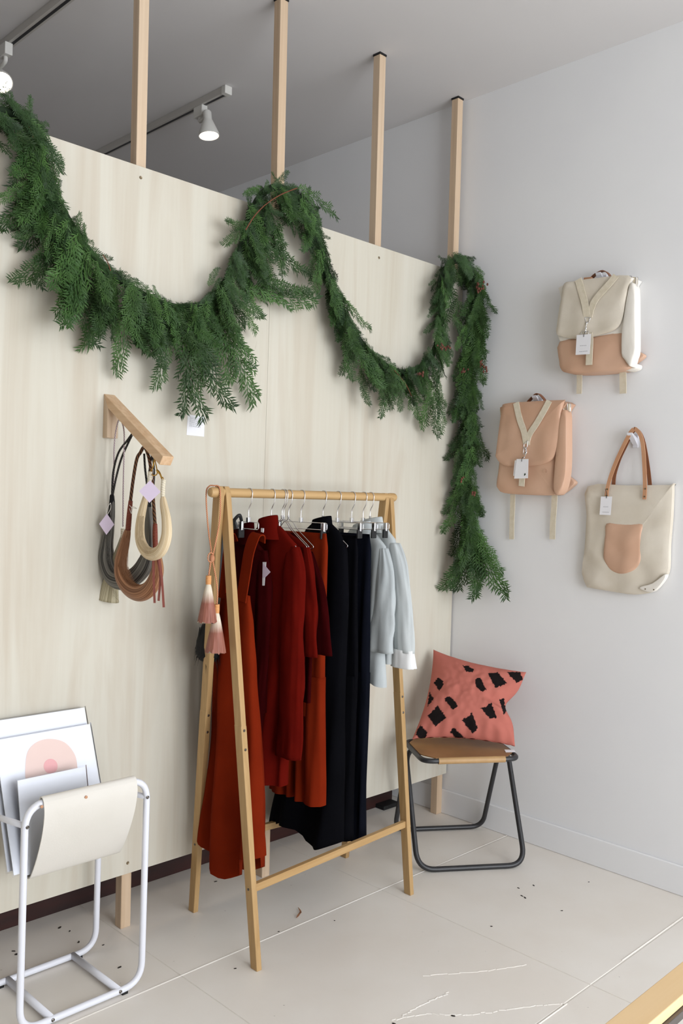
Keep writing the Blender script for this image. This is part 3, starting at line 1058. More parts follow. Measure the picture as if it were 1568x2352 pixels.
# K grey linen shirt
xK = 2.446
gK = thing('linen_shirt', 'blue-grey linen shirt with wide elbow sleeve, beside the navy trousers', 'shirt', (xK, 2.33, .8), G)
rows = [(1.375, 2.3, 2.37, .010), (1.345, 2.245, 2.42, .014), (1.31, 2.21, 2.45, .016), (1.2, 2.2, 2.46, .02), (1.0, 2.2, 2.47, .024), (.815, 2.185, 2.48, .028)]
build('body', cloth(xK, rows, 101, .010, .11, hem=lambda u: .03 * u), M_LINEN, gK, smooth=True)
build('collar', tube_collar(xK, 2.335, .045, .018, 1.345, 1.395, 1.35), M_LINEN, gK, smooth=True)
build('sleeve', sleeve([V(xK - .002, 2.222, 1.305), V(xK - .004, 2.21, 1.22), V(xK - .006, 2.212, 1.08), V(xK - .008, 2.212, .918)], [.026, .046, .058, .064], seed=12, flat=.45, wr=.014), M_LINEN, gK, smooth=True)
build('sleeve', sleeve([V(xK, 2.445, 1.30), V(xK, 2.475, 1.2), V(xK, 2.49, .93)], [.022, .04, .052], seed=13, flat=.45), M_LINEN, gK, smooth=True)

# L grey jacket
xL = 2.487
gL = thing('linen_jacket', 'pale grey linen jacket with rolled white cuff, last on the rack', 'jacket', (xL, 2.33, .84), G)
rows = [(1.40, 2.275, 2.385, .012), (1.37, 2.235, 2.43, .018), (1.335, 2.2, 2.46, .022), (1.2, 2.185, 2.475, .028), (1.0, 2.18, 2.48, .03), (.87, 2.18, 2.48, .032)]
build('body', cloth(xL, rows, 111, .010, .12), M_LINEN2, gL, smooth=True)
build('collar', tube_collar(xL, 2.325, .055, .024, 1.36, 1.412, 1.4), M_LINEN2, gL, smooth=True)
sl = build('sleeve', sleeve([V(xL + .002, 2.208, 1.325), V(xL + .004, 2.185, 1.24), V(xL + .01, 2.16, 1.08), V(xL + .012, 2.15, .92)], [.026, .042, .046, .045], seed=14, flat=.6, wr=.01), M_LINEN2, gL, smooth=True)
build('rolled_cuff', sleeve([V(xL + .012, 2.152, .93), V(xL + .013, 2.15, .90), V(xL + .014, 2.148, .862)], [.050, .052, .053], seed=15, flat=.62, wr=.01), M_CUFF, sl, smooth=True)
build('sleeve', sleeve([V(xL, 2.45, 1.32), V(xL, 2.48, 1.2), V(xL, 2.5, .92)], [.026, .042, .045], seed=16, flat=.6), M_LINEN2, gL, smooth=True)

# ------------------------------------------------------------------ tasselled cord on the left end of the bar
tn = thing('tassel_necklace', 'orange and white cord with two dip-dyed pink tassels looped over the rack bar', 'necklace', (1.74, 2.25, 1.0))
xt_ = 1.742


def tassel(base, l, r0, r1, parent, m_hair, m_wrap, wl=.05, seed=0, fly=40):
    """Leather-wrapped head and a flaring bundle of hair."""
    base = Vector(base)
    build('wrap', MB().tube([base, base - V(0, 0, wl * .5), base - V(0, 0, wl)], [r0, r0 * 1.05, r0], 14), m_wrap, parent, smooth=True, angle=.8)
    n = 14
    rings = []
    rnd = random.Random(seed)
    for i in range(n + 1):
        t = i / n
        rad = r0 * .9 + (r1 - r0 * .9) * (t ** .85)
        ring = []
        for k in range(40):
            a = 2 * PI * k / 40
            q = rad * (1 + .10 * t * noise.noise(V(math.cos(a) * 6, math.sin(a) * 6, seed)))
            dz = .012 * t * noise.noise(V(math.cos(a) * 5, math.sin(a) * 5, seed + 9)) if i == n else 0
            ring.append(base + V(q * math.cos(a), q * math.sin(a), -wl - l * t - dz))
        rings.append(ring)
    hb = build('hair', MB().loft(rings, True, True, True), m_hair, parent, smooth=True, angle=1.0)
    fm = MB()
    for k in range(fly):
        a = rnd.uniform(0, 6.28)
        q = r1 * rnd.uniform(.75, 1.08)
        fm.tube([base + V(q * .45 * math.cos(a), q * .45 * math.sin(a), -wl - l * .45), base + V(q * .8 * math.cos(a), q * .8 * math.sin(a), -wl - l * .8), base + V(q * math.cos(a), q * math.sin(a), -wl - l * rnd.uniform(.96, 1.06))], [.0007, .0007, .0002], 4)
    for i, u in enumerate(fm.uv):
        fm.uv[i] = tuple((x, .9) for x, y in u) if u else None
    tag(build('loose_hair', fm, m_hair, parent), kind='stuff')


t1, t2 = PY(479, 1322, 2.28), PY(498, 1388, 2.27)
kn = PY(487, 1283, 2.285)
cp = [t1, kn + V(-.004, 0, -.006), kn, V(xt_ - .006, BY - .036, 1.40), V(xt_ + .004, BY - .022, 1.485), V(xt_ + .005, BY - .012, 1.511), V(xt_ - .005, BY, 1.5135), V(xt_ - .015, BY + .014, 1.511), V(xt_ - .02, BY + .022, 1.485), V(xt_ - .025, BY - .0, 1.38), kn + V(.002, .004, .01), kn + V(.004, -.003, -.02), t2 + V(0, 0, .05), t2]
build('cord', MB().tube(smooth_path(cp, 8), .0024, 8), M_CORD_ORANGE, tn, smooth=True)
build('knot', MB().ball(kn, .0085, 10, (1, 1, 1.6)).tube([kn + V(.011 * math.cos(a) - .006, 0, .015 * math.sin(a) + .004) for a in [2 * PI * k / 14 for k in range(14)]], .0022, 6, closed=True), M_CORD_ORANGE, tn, smooth=True)
tassel(t1, .12, .0088, .031, tn, M_HAIR_DIP, M_WRAP_ORANGE, .028, 1)
tassel(t2, .125, .0088, .033, tn, M_HAIR_DIP, M_WRAP_ORANGE, .028, 2)
for nm in ():
    pass

# ================================================================== PEG ARM WITH HORSEHAIR LOOPS
arm = thing('peg_bracket', 'mitred pine bracket arm fixed to the plywood, horsehair pieces hanging from it', 'bracket', (1.49, 2.577, 1.657))
ax0, ax1 = 1.468, 1.508
build('wall_block', MB().hex([(ax0, 2.549, 1.657), (ax1, 2.549, 1.657), (ax1, PLYY, 1.657), (ax0, PLYY, 1.657), (ax0, 2.549, 1.752), (ax1, 2.549, 1.752), (ax1, PLYY, 1.80), (ax0, PLYY, 1.80)]), M_PINE_Z, arm, bevel=.0012, bseg=1)
e_t = PX(372, 1048, ax0)
e_b = PX(366, 1068, ax0)
ab = [(PLYY, 1.8), (2.549, 1.7515), (e_b.y, e_b.z), (e_t.y - .004, e_t.z)]
build('arm', MB().hex([(ax0, ab[0][0] - .0005, ab[0][1]), (ax0, ab[1][0], ab[1][1]), (ax1, ab[1][0], ab[1][1]), (ax1, ab[0][0] - .0005, ab[0][1]), (ax0, ab[3][0], ab[3][1]), (ax0, ab[2][0], ab[2][1]), (ax1, ab[2][0], ab[2][1]), (ax1, ab[3][0], ab[3][1])]), M_PINE_Y, arm, bevel=.0012, bseg=1)
XA = 1.488


def arm_under(y):
    t = (ab[1][0] - y) / (ab[1][0] - ab[2][0])
    return ab[1][1] + (ab[2][1] - ab[1][1]) * t


HY = []
for px, py in ((274, 975), (303, 1006), (331, 1036), (345, 1052), (357, 1068)):
    y = PX(px, py, XA).y
    z = arm_under(y)
    HY.append((y, z - .014))
    build('screw_hook', MB().tube([V(XA, y, z + .004), V(XA, y, z - .008)] + [V(XA, y + .005 * math.sin(a), z - .013 + .005 * math.cos(a)) for a in [math.radians(d) for d in range(0, 300, 30)]], .0011, 6), M_CHROME, arm, smooth=True)


def hp(px, py, dx=0.0):
    return PX(px, py, XA + dx)


def fly_hair(paths, m, parent, r=.0005):
    fm = MB()
    for p in paths:
        fm.tube(p, [r] * (len(p) - 1) + [r * .3], 4)
    tag(build('loose_hair', fm, m, parent), kind='stuff')


def diamond(center, hw, hh, parent, string_from, nx=(-1, -1)):
    c = Vector(center)
    ax = Vector((nx[1] * -1, nx[0], 0)).normalized()
    ax = Vector((.62, -.78, 0)).normalized()
    d = MB().prism([c + V(0, 0, hh), c + ax * hw, c - V(0, 0, hh), c - ax * hw], Vector((-.78, -.62, 0)) * .0006)
    o = build('lilac_tag', d, M_LILAC, parent)
    build('tag_string', MB().tube(smooth_path([Vector(string_from), Vector(string_from) * .5 + (c + V(0, 0, hh)) * .5 + ax * .006, c + V(0, 0, hh - .004), Vector(string_from) * .5 + (c + V(0, 0, hh)) * .5 - ax * .006, Vector(string_from)], 4), .0009, 5), M_STRING, parent, smooth=True)
    return o


# a) dirty blond tassel on pink cord
h = HY[0]
ta = thing('hair_tassel', 'dirty-blond horsehair tassel on a pink-grey cord, nearest the plywood', 'tassel', hp(250, 1378, .0), 'horsehair pieces on the peg arm')
top = V(XA, h[0], h[1])
tb = hp(282, 1217, .012)
cord = smooth_path([hp(262, 1080, .0), hp(262, 1030), hp(266, 990), top + V(0, 0, .003), hp(284, 985), hp(285, 1030), hp(283, 1110), tb + V(0, 0, .01)], 8)
build('cord', MB().tube(cord, .0022, 7), M_CORD_PINK, ta, smooth=True)
build('cord_end', MB().tube(smooth_path([hp(262, 1080), hp(259, 1130, .01), hp(258, 1180, .012), hp(257, 1225, .012)], 6), .0022, 7), M_CORD_PINK, ta, smooth=True)
build('wrap', MB().tube([tb + V(0, 0, .004), tb - V(0, 0, .026)], .0066, 12), M_WRAP_CREAM, ta, smooth=True, angle=.8)
hpth = smooth_path([tb - V(0, 0, .02), hp(274, 1260, .012), hp(262, 1300, .012), hp(254, 1340, .012), hp(248, 1379, .012)], 5)
build('hair', MB().tube(hpth, [.007 + .030 * (k / 20) ** 1.5 for k in range(21)], 24, flat=.6, flatdir=V(.6, .5, 0)), M_HAIR_DIRTY, ta, smooth=True)
random.seed(8)
fly_hair([[hp(265, 1290, .012), hp(random.uniform(235, 265), 1345, .012), hp(random.uniform(222, 275), random.uniform(1365, 1385), .012)] for _ in range(60)], M_HAIR_DIRTY, ta)

# b) black/grey bundle on black braids with lilac tag
h = HY[1]
tb_ = thing('hair_loop', 'black-to-grey horsehair bundle on thin black braids with a lilac diamond tag', 'horsehair loop', hp(245, 1330), 'horsehair pieces on the peg arm')
top = V(XA, h[0], h[1])
nb = hp(257, 1140, -.004)
build('braid', MB().tube(smooth_path([top, hp(292, 1012), hp(272, 1040), hp(260, 1085, -.002), nb], 8), .0034, 8), M_BRAID_BLACK, tb_, smooth=True)
build('braid', MB().tube(smooth_path([top + V(.004, .004, 0), hp(294, 1018, .003), hp(278, 1055, .003), hp(266, 1100, .002), nb + V(.002, 0, 0)], 8), .0034, 8), M_BRAID_BLACK, tb_, smooth=True)
hb = smooth_path([nb, hp(257, 1170, -.004), hp(252, 1210, -.005), hp(246, 1250, -.006), hp(245, 1290, -.004), hp(258, 1325, -.002), hp(284, 1335, .006), hp(312, 1322, .012), hp(334, 1295, .012), hp(343, 1262, .012), hp(343, 1215, .01), hp(340, 1165, .008)], 6)
nb_ = len(hb)
build('hair', MB().tube(hb, [.006 + (.021 if k < 20 else .023) * min(1, k / 22) * (1 if k < 48 else max(.25, 1 - (k - 48) / 24)) for k in range(nb_)], 24, flat=.8), M_HAIR_GREY, tb_, smooth=True)
build('hair_root', MB().tube(smooth_path([nb + V(0, 0, .006), hp(257, 1165, -.004), hp(254, 1190, -.005)], 5), [.0055, .0075, .008, .009, .0095, .010, .0105, .0115, .0125, .0135, .013], 14), M_HAIR_BLACK, tb_, smooth=True)
build('braid', MB().tube(smooth_path([hp(340, 1168, .008), hp(338, 1120, .006), hp(333, 1075, .004), hp(331, 1042, .002)], 7), .0034, 8), M_BRAID_BLACK, tb_, smooth=True)
diamond(hp(245, 1204, -.03), .025, .034, tb_, hp(254, 1155, -.014))
random.seed(9)
fly_hair([[hp(250 + random.uniform(-8, 8), 1225, -.02), hp(236 + random.uniform(-6, 20), 1270, -.02), hp(244 + random.uniform(-10, 25), 1322 + random.uniform(-10, 5), -.01)] for _ in range(50)], M_HAIR_GREY, tb_)

# c) brown loop with braided handle, wraps and fringe
h = HY[2]
tc_ = thing('hair_loop', 'large brown horsehair loop with braided handle and leather fringe', 'horsehair loop', hp(320, 1378), 'horsehair pieces on the peg arm')
top = V(XA, h[0], h[1])
pth = smooth_path([hp(299, 1155, -.012), hp(306, 1100, -.008), hp(314, 1055, -.004), hp(322, 1040), top, hp(341, 1048, .004), hp(348, 1090, .004), hp(352, 1150, 0), hp(356, 1205, 0)], 8)
build('braid', MB().tube(pth, .0052, 10), M_BRAID_BROWN, tc_, smooth=True)
build('wrap', MB().tube(smooth_path([hp(300, 1150, -.012), hp(297, 1180, -.014), hp(294, 1218, -.014)], 5), [.0066, .0068, .007, .0075, .0078, .008, .0082, .0085, .0085, .0085, .0085], 12), M_WRAP_RED, tc_, smooth=True)
build('wrap', MB().tube(smooth_path([hp(356, 1203, 0), hp(356, 1235, -.002), hp(357, 1265, -.004)], 5), [.0066, .007, .0074, .0078, .008, .008, .008, .008, .008, .008, .008], 12), M_WRAP_RED, tc_, smooth=True)
lp = smooth_path([hp(294, 1215, -.014), hp(286, 1250, -.016), hp(277, 1290, -.018), hp(280, 1325, -.018), hp(298, 1352, -.016), hp(322, 1362, -.014), hp(345, 1350, -.01), hp(360, 1318, -.008), hp(361, 1288, -.006), hp(357, 1262, -.004)], 7)
nl = len(lp)
build('hair', MB().tube(lp, [.008 + .0185 * math.sin(PI * min(1, max(0, k / (nl - 1)))) ** .6 for k in range(nl)], 28, flat=.8), M_HAIR_BROWN, tc_, smooth=True)
for k, (a, b, c) in enumerate((((352, 1275), (353, 1330), (355, 1385)), ((365, 1280), (371, 1325), (376, 1395)), ((361, 1282), (368, 1320), (364, 1380)))):
    build('fringe_strip', MB().ribbon(smooth_path([hp(*a, -.03), hp(*b, -.034), hp(*c, -.03)], 6), V(.6, -.78, 0), [.007] * 13, .0012), M_FRINGE, tc_)
build('tie_string', MB().tube(smooth_path([hp(297, 1160, -.026), hp(303, 1166, -.028), hp(314, 1168, -.03), hp(303, 1164, -.028), hp(302, 1180, -.026), hp(297, 1168, -.024)], 4), .0009, 5), M_STRING, tc_, smooth=True)
random.seed(10)
fly_hair([[hp(290 + random.uniform(-6, 6), 1235, -.03), hp(276 + random.uniform(-6, 18), 1300, -.034), hp(300 + random.uniform(-14, 14), 1352 + random.uniform(-12, 8), -.03)] for _ in range(50)], M_HAIR_BROWN, tc_)

# d) cream loop with brass clasp and lilac tag
h = HY[4]
td = thing('hair_loop', 'cream horsehair loop with brass clasp and lilac diamond tag at the arm end', 'horsehair loop', hp(348, 1285), 'horsehair pieces on the peg arm')
top = V(XA - .004, h[0], h[1])
br = MB()
br.tube(smooth_path([top + V(0, 0, .004), hp(351, 1073, -.006), hp(346, 1085, -.008), hp(352, 1092, -.008), hp(361, 1086, -.008), top + V(0, 0, .002)], 6), .0019, 7)
br.tube(smooth_path([hp(360, 1080, -.008), hp(367, 1088, -.008), hp(371, 1098, -.008)], 5), [.0034, .0038, .004, .004, .0036, .003, .0026, .0026, .0026, .0026, .003], 8)
br.tube([hp(373, 1102, -.008) + V(.0, .0045 * math.cos(a), .0075 * math.sin(a)) for a in [2 * PI * k / 14 for k in range(14)]], .0015, 6, closed=True)
build('brass_clasp', br, M_BRASS, td, smooth=True)
build('wrap', MB().tube(smooth_path([hp(376, 1102, -.008), hp(374, 1120, -.01), hp(374, 1146, -.01)], 4), .0068, 12), M_WRAP_CREAM, td, smooth=True)
build('wrap', MB().tube(smooth_path([hp(345, 1083, -.01), hp(343, 1105, -.01), hp(340, 1128, -.012)], 4), .0066, 12), M_WRAP_CREAM, td, smooth=True)
lp = smooth_path([hp(340, 1124, -.016), hp(330, 1160, -.03), hp(322, 1200, -.036), hp(322, 1238, -.036), hp(334, 1265, -.036), hp(352, 1273, -.036), hp(371, 1262, -.034), hp(382, 1232, -.03), hp(382, 1195, -.024), hp(376, 1160, -.014), hp(374, 1142, -.01)], 7)
nl = len(lp)
build('hair', MB().tube(lp, [.0068 + .0125 * math.sin(PI * k / (nl - 1)) ** .65 for k in range(nl)], 28, flat=.8), M_HAIR_CREAM, td, smooth=True)
diamond(hp(344, 1129, -.055), .033, .033, td, hp(347, 1090, -.02))
random.seed(12)
fly_hair([[hp(325 + random.uniform(-6, 6), 1185, -.05), hp(318 + random.uniform(-4, 12), 1240, -.054), hp(345 + random.uniform(-14, 14), 1272 + random.uniform(-10, 8), -.052)] for _ in range(40)], M_HAIR_CREAM, td)

# e) thin black braided loop behind
te = thing('hair_loop', 'thin black braided loop with black hair end, behind the cream loop', 'horsehair loop', hp(348, 1270, .03), 'horsehair pieces on the peg arm')
h = HY[3]
top = V(XA + .006, h[0], h[1])
for dx, px in ((.014, 341), (.022, 352)):
    build('braid', MB().tube(smooth_path([hp(344, 1160, .02), hp(px, 1120, dx), hp(px + 2, 1080, dx), top], 7), .003, 8), M_BRAID_BLACK, te, smooth=True)
build('hair', MB().tube(smooth_path([hp(344, 1156, .02), hp(343, 1190, .022), hp(345, 1230, .022), hp(352, 1268, .02)], 6), [.004 + .009 * min(1, k / 9) for k in range(19)], 18), M_HAIR_BLACK, te, smooth=True)

# card on the plywood
cdp = [PY(431, 952, PLYY - .001), PY(470, 957, PLYY - .001), PY(468.5, 1003, PLYY - .001), PY(428.5, 999, PLYY - .001)]
card = thing('text_card', 'small white card with lines of tiny grey text on the plywood', 'card', cdp[3])
build('card_sheet', MB().prism(cdp, (0, .0009, 0)), M_CARD, card)
random.seed(2)
tl = MB()
o0, ux, uz = cdp[0], (cdp[1] - cdp[0]), (cdp[3] - cdp[0])
for k in range(11):
    v = .10 + k * .046
    u = .12
    end = random.uniform(.62, .9)
    while u < end:
        wd = random.uniform(.04, .11)
        p = o0 + ux * u + uz * v + V(0, -.0004, 0)
        q = ux * wd
        tl.prism([p, p + q, p + q + uz * .014, p + uz * .014], (0, .0003, 0))
        u += wd + .022
build('text_line', tl, M_INK, card)

# ================================================================== MAGAZINE RACK WITH PRINTS
mg = thing('magazine_rack', 'white tubular magazine rack with cream canvas sling, bottom left', 'magazine rack', (1.3, 2.41, 0))
TR = .0098
fy, ry = 2.250, 2.520
fx0, fx1 = 1.083, 1.463
rx0, rx1 = 1.083, 1.463
zt = .629


def loop(y, x0, x1, zt_, name):
    p = [V(x0, y, TR + .004), V(x1, y, TR + .004), V(x1, y, zt_), V(x0, y, zt_)]
    return build(name, MB().tube(fillet_path(p, .065, True, 8), TR, 12, closed=True), M_WHITEMETAL, mg, smooth=True)


lf = loop(fy, fx0, fx1, zt, 'front_loop')
lr = loop(ry, rx0, rx1, .575, 'rear_loop')
for x in (1.176, 1.387):
    build('foot_brace', MB().tube([V(x, fy, TR + .006), V(x - .004, ry, TR + .006)], .0105, 12), M_WHITEMETAL, mg, smooth=True)
    build('bolt', MB().lathe((x, fy - TR + .001, TR + .006), (0, -1, 0), [(.005, 0), (.005, .002), (.003, .003), (.001, .002)], 12), M_BOLT, mg)
for x, xr in ((fx0 + .003, rx0 + .008), (fx1 - .003, rx1)):
    build('side_rail', MB().tube([V(x, fy, zt - .055), V(xr, ry, .575 - .04)], .0085, 10), M_WHITEMETAL, mg, smooth=True)
    build('bolt', MB().lathe((x, fy - TR + .001, zt - .055), (0, -1, 0), [(.005, 0), (.005, .002), (.003, .003), (.001, .002)], 12), M_BOLT, mg)
for x in (1.15, 1.405):
    for y in (fy, ry):
        build('black_block', MB().box(x - .009, y - .007, 0, x + .009, y + .007, .008), M_BLACKPL, mg)  # rubber feet under the tube loops
# sling: wraps front bar, hangs as a V, wraps rear bar
prof = []
for a in range(250, 20, -30):
    prof.append((fy + (TR + .003) * math.cos(math.radians(a)), zt + (TR + .003) * math.sin(math.radians(a))))
sec = [(fy - .012, zt - .03)] + prof + []
outer = [(fy - .0135, zt + .004), (fy - .006, zt + .013), (fy + .006, zt + .013), (fy + .0125, zt - .002)]
front = [(fy - .0145, zt - .002), (fy - .0150, zt - .03), (fy + .004, zt - .09), (fy + .045, zt - .17), (fy + .09, .392), (fy + .108, .379)]
ws = MB()
full = list(reversed(front)) + outer[:4]
def sheet(profile, x0f, x1f, th):
    m = MB()
    P = smooth_path([V(0, a, b) for a, b in profile], 4)
    rings = []
    L = len(P)
    for i, p in enumerate(P):
        t = (P[min(i + 1, L - 1)] - P[max(i - 1, 0)]).normalized()
        n = V(0, -t.z, t.y) * th / 2
        xa, xb_ = x0f(p.z), x1f(p.z)
        rings.append([V(xa, p.y, p.z) - n, V(xb_, p.y, p.z) - n, V(xb_, p.y, p.z) + n, V(xa, p.y, p.z) + n])
    return m.loft(rings)


x0f = lambda z: 1.128 + .02 * max(0, min(1, (zt - z) / .24))
x1f = lambda z: 1.418 + .018 * max(0, min(1, (zt - z) / .24))
build('canvas_sling', sheet(list(reversed(front)) + outer, x0f, x1f, .003), M_SLING, mg, smooth=True, angle=.8)
build('canvas_back', sheet([(fy + .108, .379), (fy + .13, .380), (fy + .16, .41), (fy + .20, .47), (ry - .03, .53), (ry - .012, .57), (ry - .006, .588), (ry + .006, .589), (ry + .014, .575)], x0f, x1f, .003), M_SLING, mg, smooth=True, angle=.8)
for px, py in ((96, 1853), (198, 1831)):
    c = PY(px, py, fy - .019)
    build('rivet', MB().lathe(c + V(0, .002, 0), (0, -1, 0), [(.0042, 0), (.0042, .003), (.001, .0036)], 12), M_STRAPLEATHER, mg)


def art(label, tl_, tr_, bl_, th, rows=None):
    """Leaning print in a clear sleeve.  Corners in world space."""
    tl_, tr_, bl_ = Vector(tl_), Vector(tr_), Vector(bl_)
    br_ = tr_ + (bl_ - tl_)
    n = (tr_ - tl_).cross(bl_ - tl_).normalized()
    if n.y > 0:
        n = -n
    t = thing('art_print', label, 'print', bl_, 'prints in the magazine rack')
    build('backing_board', MB().prism([tl_, tr_, br_, bl_], -n * th), M_PRINT, t)
    ux, uz = (tr_ - tl_).normalized(), (tl_ - bl_).normalized()
    e = .004
    q = [tl_ - ux * e + uz * e, tr_ + ux * e + uz * e, br_ + ux * e - uz * e, bl_ - ux * e - uz * e]
    build('clear_sleeve', MB().prism([p + n * .0015 for p in q], -n * (th + .003)), M_CELLO, t)
    return t, n, ux, uz


bl = V(1.115, 2.375, .392)
p2tl = V(1.112, 2.515, .745)
a2 = art('print of a peach circle with a pink centre, leaning in the magazine rack', p2tl, p2tl + V(.305, 0, 0), bl, .003)
tl1 = V(1.105, 2.552, .792)
art('blank white print standing behind the peach circle print', tl1, tl1 + V(.312, 0, -.002), V(1.108, 2.40, .395), .003)
bl3 = V(1.136, 2.352, .392)
art('small white print at the front of the magazine rack', PY(40, 1793, 2.41), PY(40, 1793, 2.41) + V(.212, 0, 0), bl3, .003)
# peach disc and pink centre printed on the sheet
t_, n_, ux_, uz_ = a2
def on_print(px, py):
    d = ray(px, py)
    k = (p2tl - CAM).dot(n_) / d.dot(n_)
    return CAM + d * k + n_ * .0004
def disc(name, pts, m):
    ps = smooth_path([on_print(*p) for p in pts], 5, True)
    build(name, MB().prism(ps, n_ * .0003), m, t_)
disc('peach_circle', [(58, 1760), (64, 1725), (85, 1704), (115, 1697), (148, 1705), (170, 1730), (177, 1757), (176, 1790), (160, 1830), (115, 1845), (75, 1830), (60, 1800)], M_PEACH)
n_keep = n_
def disc2():
    ps = smooth_path([on_print(116 + 16 * math.cos(a), 1760 + 17 * math.sin(a)) + n_ * .0004 for a in [2 * PI * k / 10 for k in range(10)]], 4, True)
    build('pink_centre', MB().prism(ps, n_ * .0003), M_PINK, t_)
disc2()

# ================================================================== STOOL AND CUSHION
stl = thing('sling_stool', 'black tubular folding stool with tan leather sling seat in the corner', 'stool', (3.0, 2.27, 0))
tr = .0108
A0, A1 = V(2.722, 2.228, tr), V(3.100, 1.972, tr)
E1_ = (A1 - A0).normalized()
E2_ = V(-E1_.y, E1_.x, 0)
up_ = V(0, 0, .425)
T0, T1 = A0 + E2_ * .245 + up_, A1 + E2_ * .245 + up_
C0, C1 = V(2.975, 2.575, tr), V(3.318, 2.345, tr)
R0, R1 = A0 + E2_ * .272 + up_ + E1_ * .02 - V(0, 0, .012), A1 + E2_ * .272 + up_ - E1_ * .02 - V(0, 0, .012)
D0, D1 = V(2.727, 2.207, .452), V(3.046, 1.997, .452)
B0, B1 = D0 + E2_ * .29, D1 + E2_ * .29
build('front_leg_frame', MB().tube(fillet_path([A0, A1, T1, T0], .075, True, 9), tr, 14, closed=True), M_BLACKTUBE, stl, smooth=True)
build('rear_leg_frame', MB().tube(fillet_path([C0, C1, R1, R0], .06, True, 9), tr * .97, 14, closed=True), M_BLACKTUBE, stl, smooth=True)
build('seat_frame', MB().tube(fillet_path([D0 - E1_ * .012, D1 + E1_ * .012, B1 + E1_ * .012, B0 - E1_ * .012], .05, True, 9), tr * .95, 14, closed=True), M_BLACKTUBE, stl, smooth=True)
# leather seat
e1 = (D1 - D0).normalized()
e2 = V(-e1.y, e1.x, 0)
sm = MB()
rings = []
NS = 18
for j in range(NS + 1):
    t = j / NS
    a = D0.lerp(B0, t)
    b = D1.lerp(B1, t)
    ins = .04 - .048 * min(1, t / .2) if t < .8 else -.008 + .045 * (t - .8) / .2
    a, b = a + e1 * ins, b - e1 * ins
    row = []
    for k in range(13):
        u = k / 12
        p = a.lerp(b, u)
        p.z = .452 + tr + .0012 - .006 * math.sin(PI * t) * math.sin(PI * u) ** .5
        row.append(p)
    rings.append(row)
up = [r for r in rings]
loops = []
for r in up:
    loops.append(r + [p - V(0, 0, .0032) for p in reversed(r)])
sm.loft(loops)
build('leather_seat', sm, M_TAN, stl, smooth=True, angle=.7)
for P, Q, nm in ((D0, D1, 'front_roll'), (B0, B1, 'rear_roll')):
    d = (Q - P).normalized()
    build(nm, MB().tube([P + d * .05, Q - d * .05], tr + .0022, 16), M_TANEDGE, stl, smooth=True, angle=.8)

# cushion
cu = thing('cushion', 'coral pink cushion with black brush-stroke blocks, propped on the stool', 'cushion', (3.05, 2.25, .47))
BLc, BRc = PZ(946, 1700, .475), PZ(1182, 1716, .475)
TLc, TRc = PY(995, 1494, 2.535), PX(1208, 1546, 3.295)
blots = [
    [(720, 315), (765, 318), (810, 345), (805, 370), (750, 365)], [(485, 455), (520, 412), (555, 435), (565, 470), (530, 528)], [(450, 530), (485, 590), (430, 655)],
    [(570, 590), (610, 565), (665, 610), (680, 650), (640, 682)], [(515, 640), (588, 742), (495, 818), (435, 730)], [(375, 800), (435, 870), (395, 945), (335, 880)],
    [(645, 822), (750, 920), (725, 940), (670, 915), (615, 860)], [(710, 760), (775, 730), (795, 695), (845, 830), (805, 875)], [(820, 430), (865, 412), (915, 515), (880, 530), (830, 490)],
    [(925, 380), (1010, 372), (1085, 462), (990, 500)], [(1080, 368), (1190, 370), (1215, 430), (1160, 458)], [(865, 660), (910, 655), (955, 615), (1000, 745), (940, 748)],
    [(1020, 590), (1060, 582), (1065, 640), (1080, 690), (1055, 718)]]
blots = [[(860 + x / 3.564, 1440 + y / 3.564) for x, y in b] for b in blots]


def in_poly(x, y, P):
    c = False
    j = len(P) - 1
    for i in range(len(P)):
        if (P[i][1] > y) != (P[j][1] > y) and x < (P[j][0] - P[i][0]) * (y - P[i][1]) / (P[j][1] - P[i][1]) + P[i][0]:
            c = not c
        j = i
    return c


def proj(p):
    v = Vector(p) - CAM
    k = FPX / v.dot(F_)
    return 784 + v.dot(R_) * k, 1176 - v.dot(U_) * k


NG = 190
Nn = ((BRc - BLc).cross(TLc - BLc)).normalized()
if Nn.y > 0:
    Nn = -Nn
verts, faces, cols = [], [], []


def cushion_pt(u, v, side):
    # edges bow inwards between the corners
    uu = u - .5
    vv = v - .5
    bu = 1 - .10 * (1 - (2 * vv) ** 2)
    bv = 1 - .11 * (1 - (2 * uu) ** 2)
    U, W = .5 + uu * bu, .5 + vv * bv
    if u > .5:
        U -= .10 * (u - .5) * 2 * math.exp(-((v - .5) / .16) ** 2)
    p = BLc * (1 - U) * (1 - W) + BRc * U * (1 - W) + TLc * (1 - U) * W + TRc * U * W
    h = (max(0, 1 - abs(2 * uu) ** 2.4) ** .62) * (max(0, 1 - abs(2 * vv) ** 2.4) ** .62)
    wr = .009 * noise.noise(V(u * 6, v * 6, 3)) * h + .004 * noise.noise(V(u * 15, v * 15, 8)) * h
    edge = math.exp(-((v - .04) / .12) ** 2)
    wr += .0035 * math.sin(u * 46 + 2 * v) * edge
    wr += .010 * math.exp(-((u - .82) / .12) ** 2) * math.sin(v * 26 + u * 6) * math.exp(-((v - .35) / .25) ** 2)
    return p + Nn * ((.074 * h + wr) * side) + V(0, 0, .004)


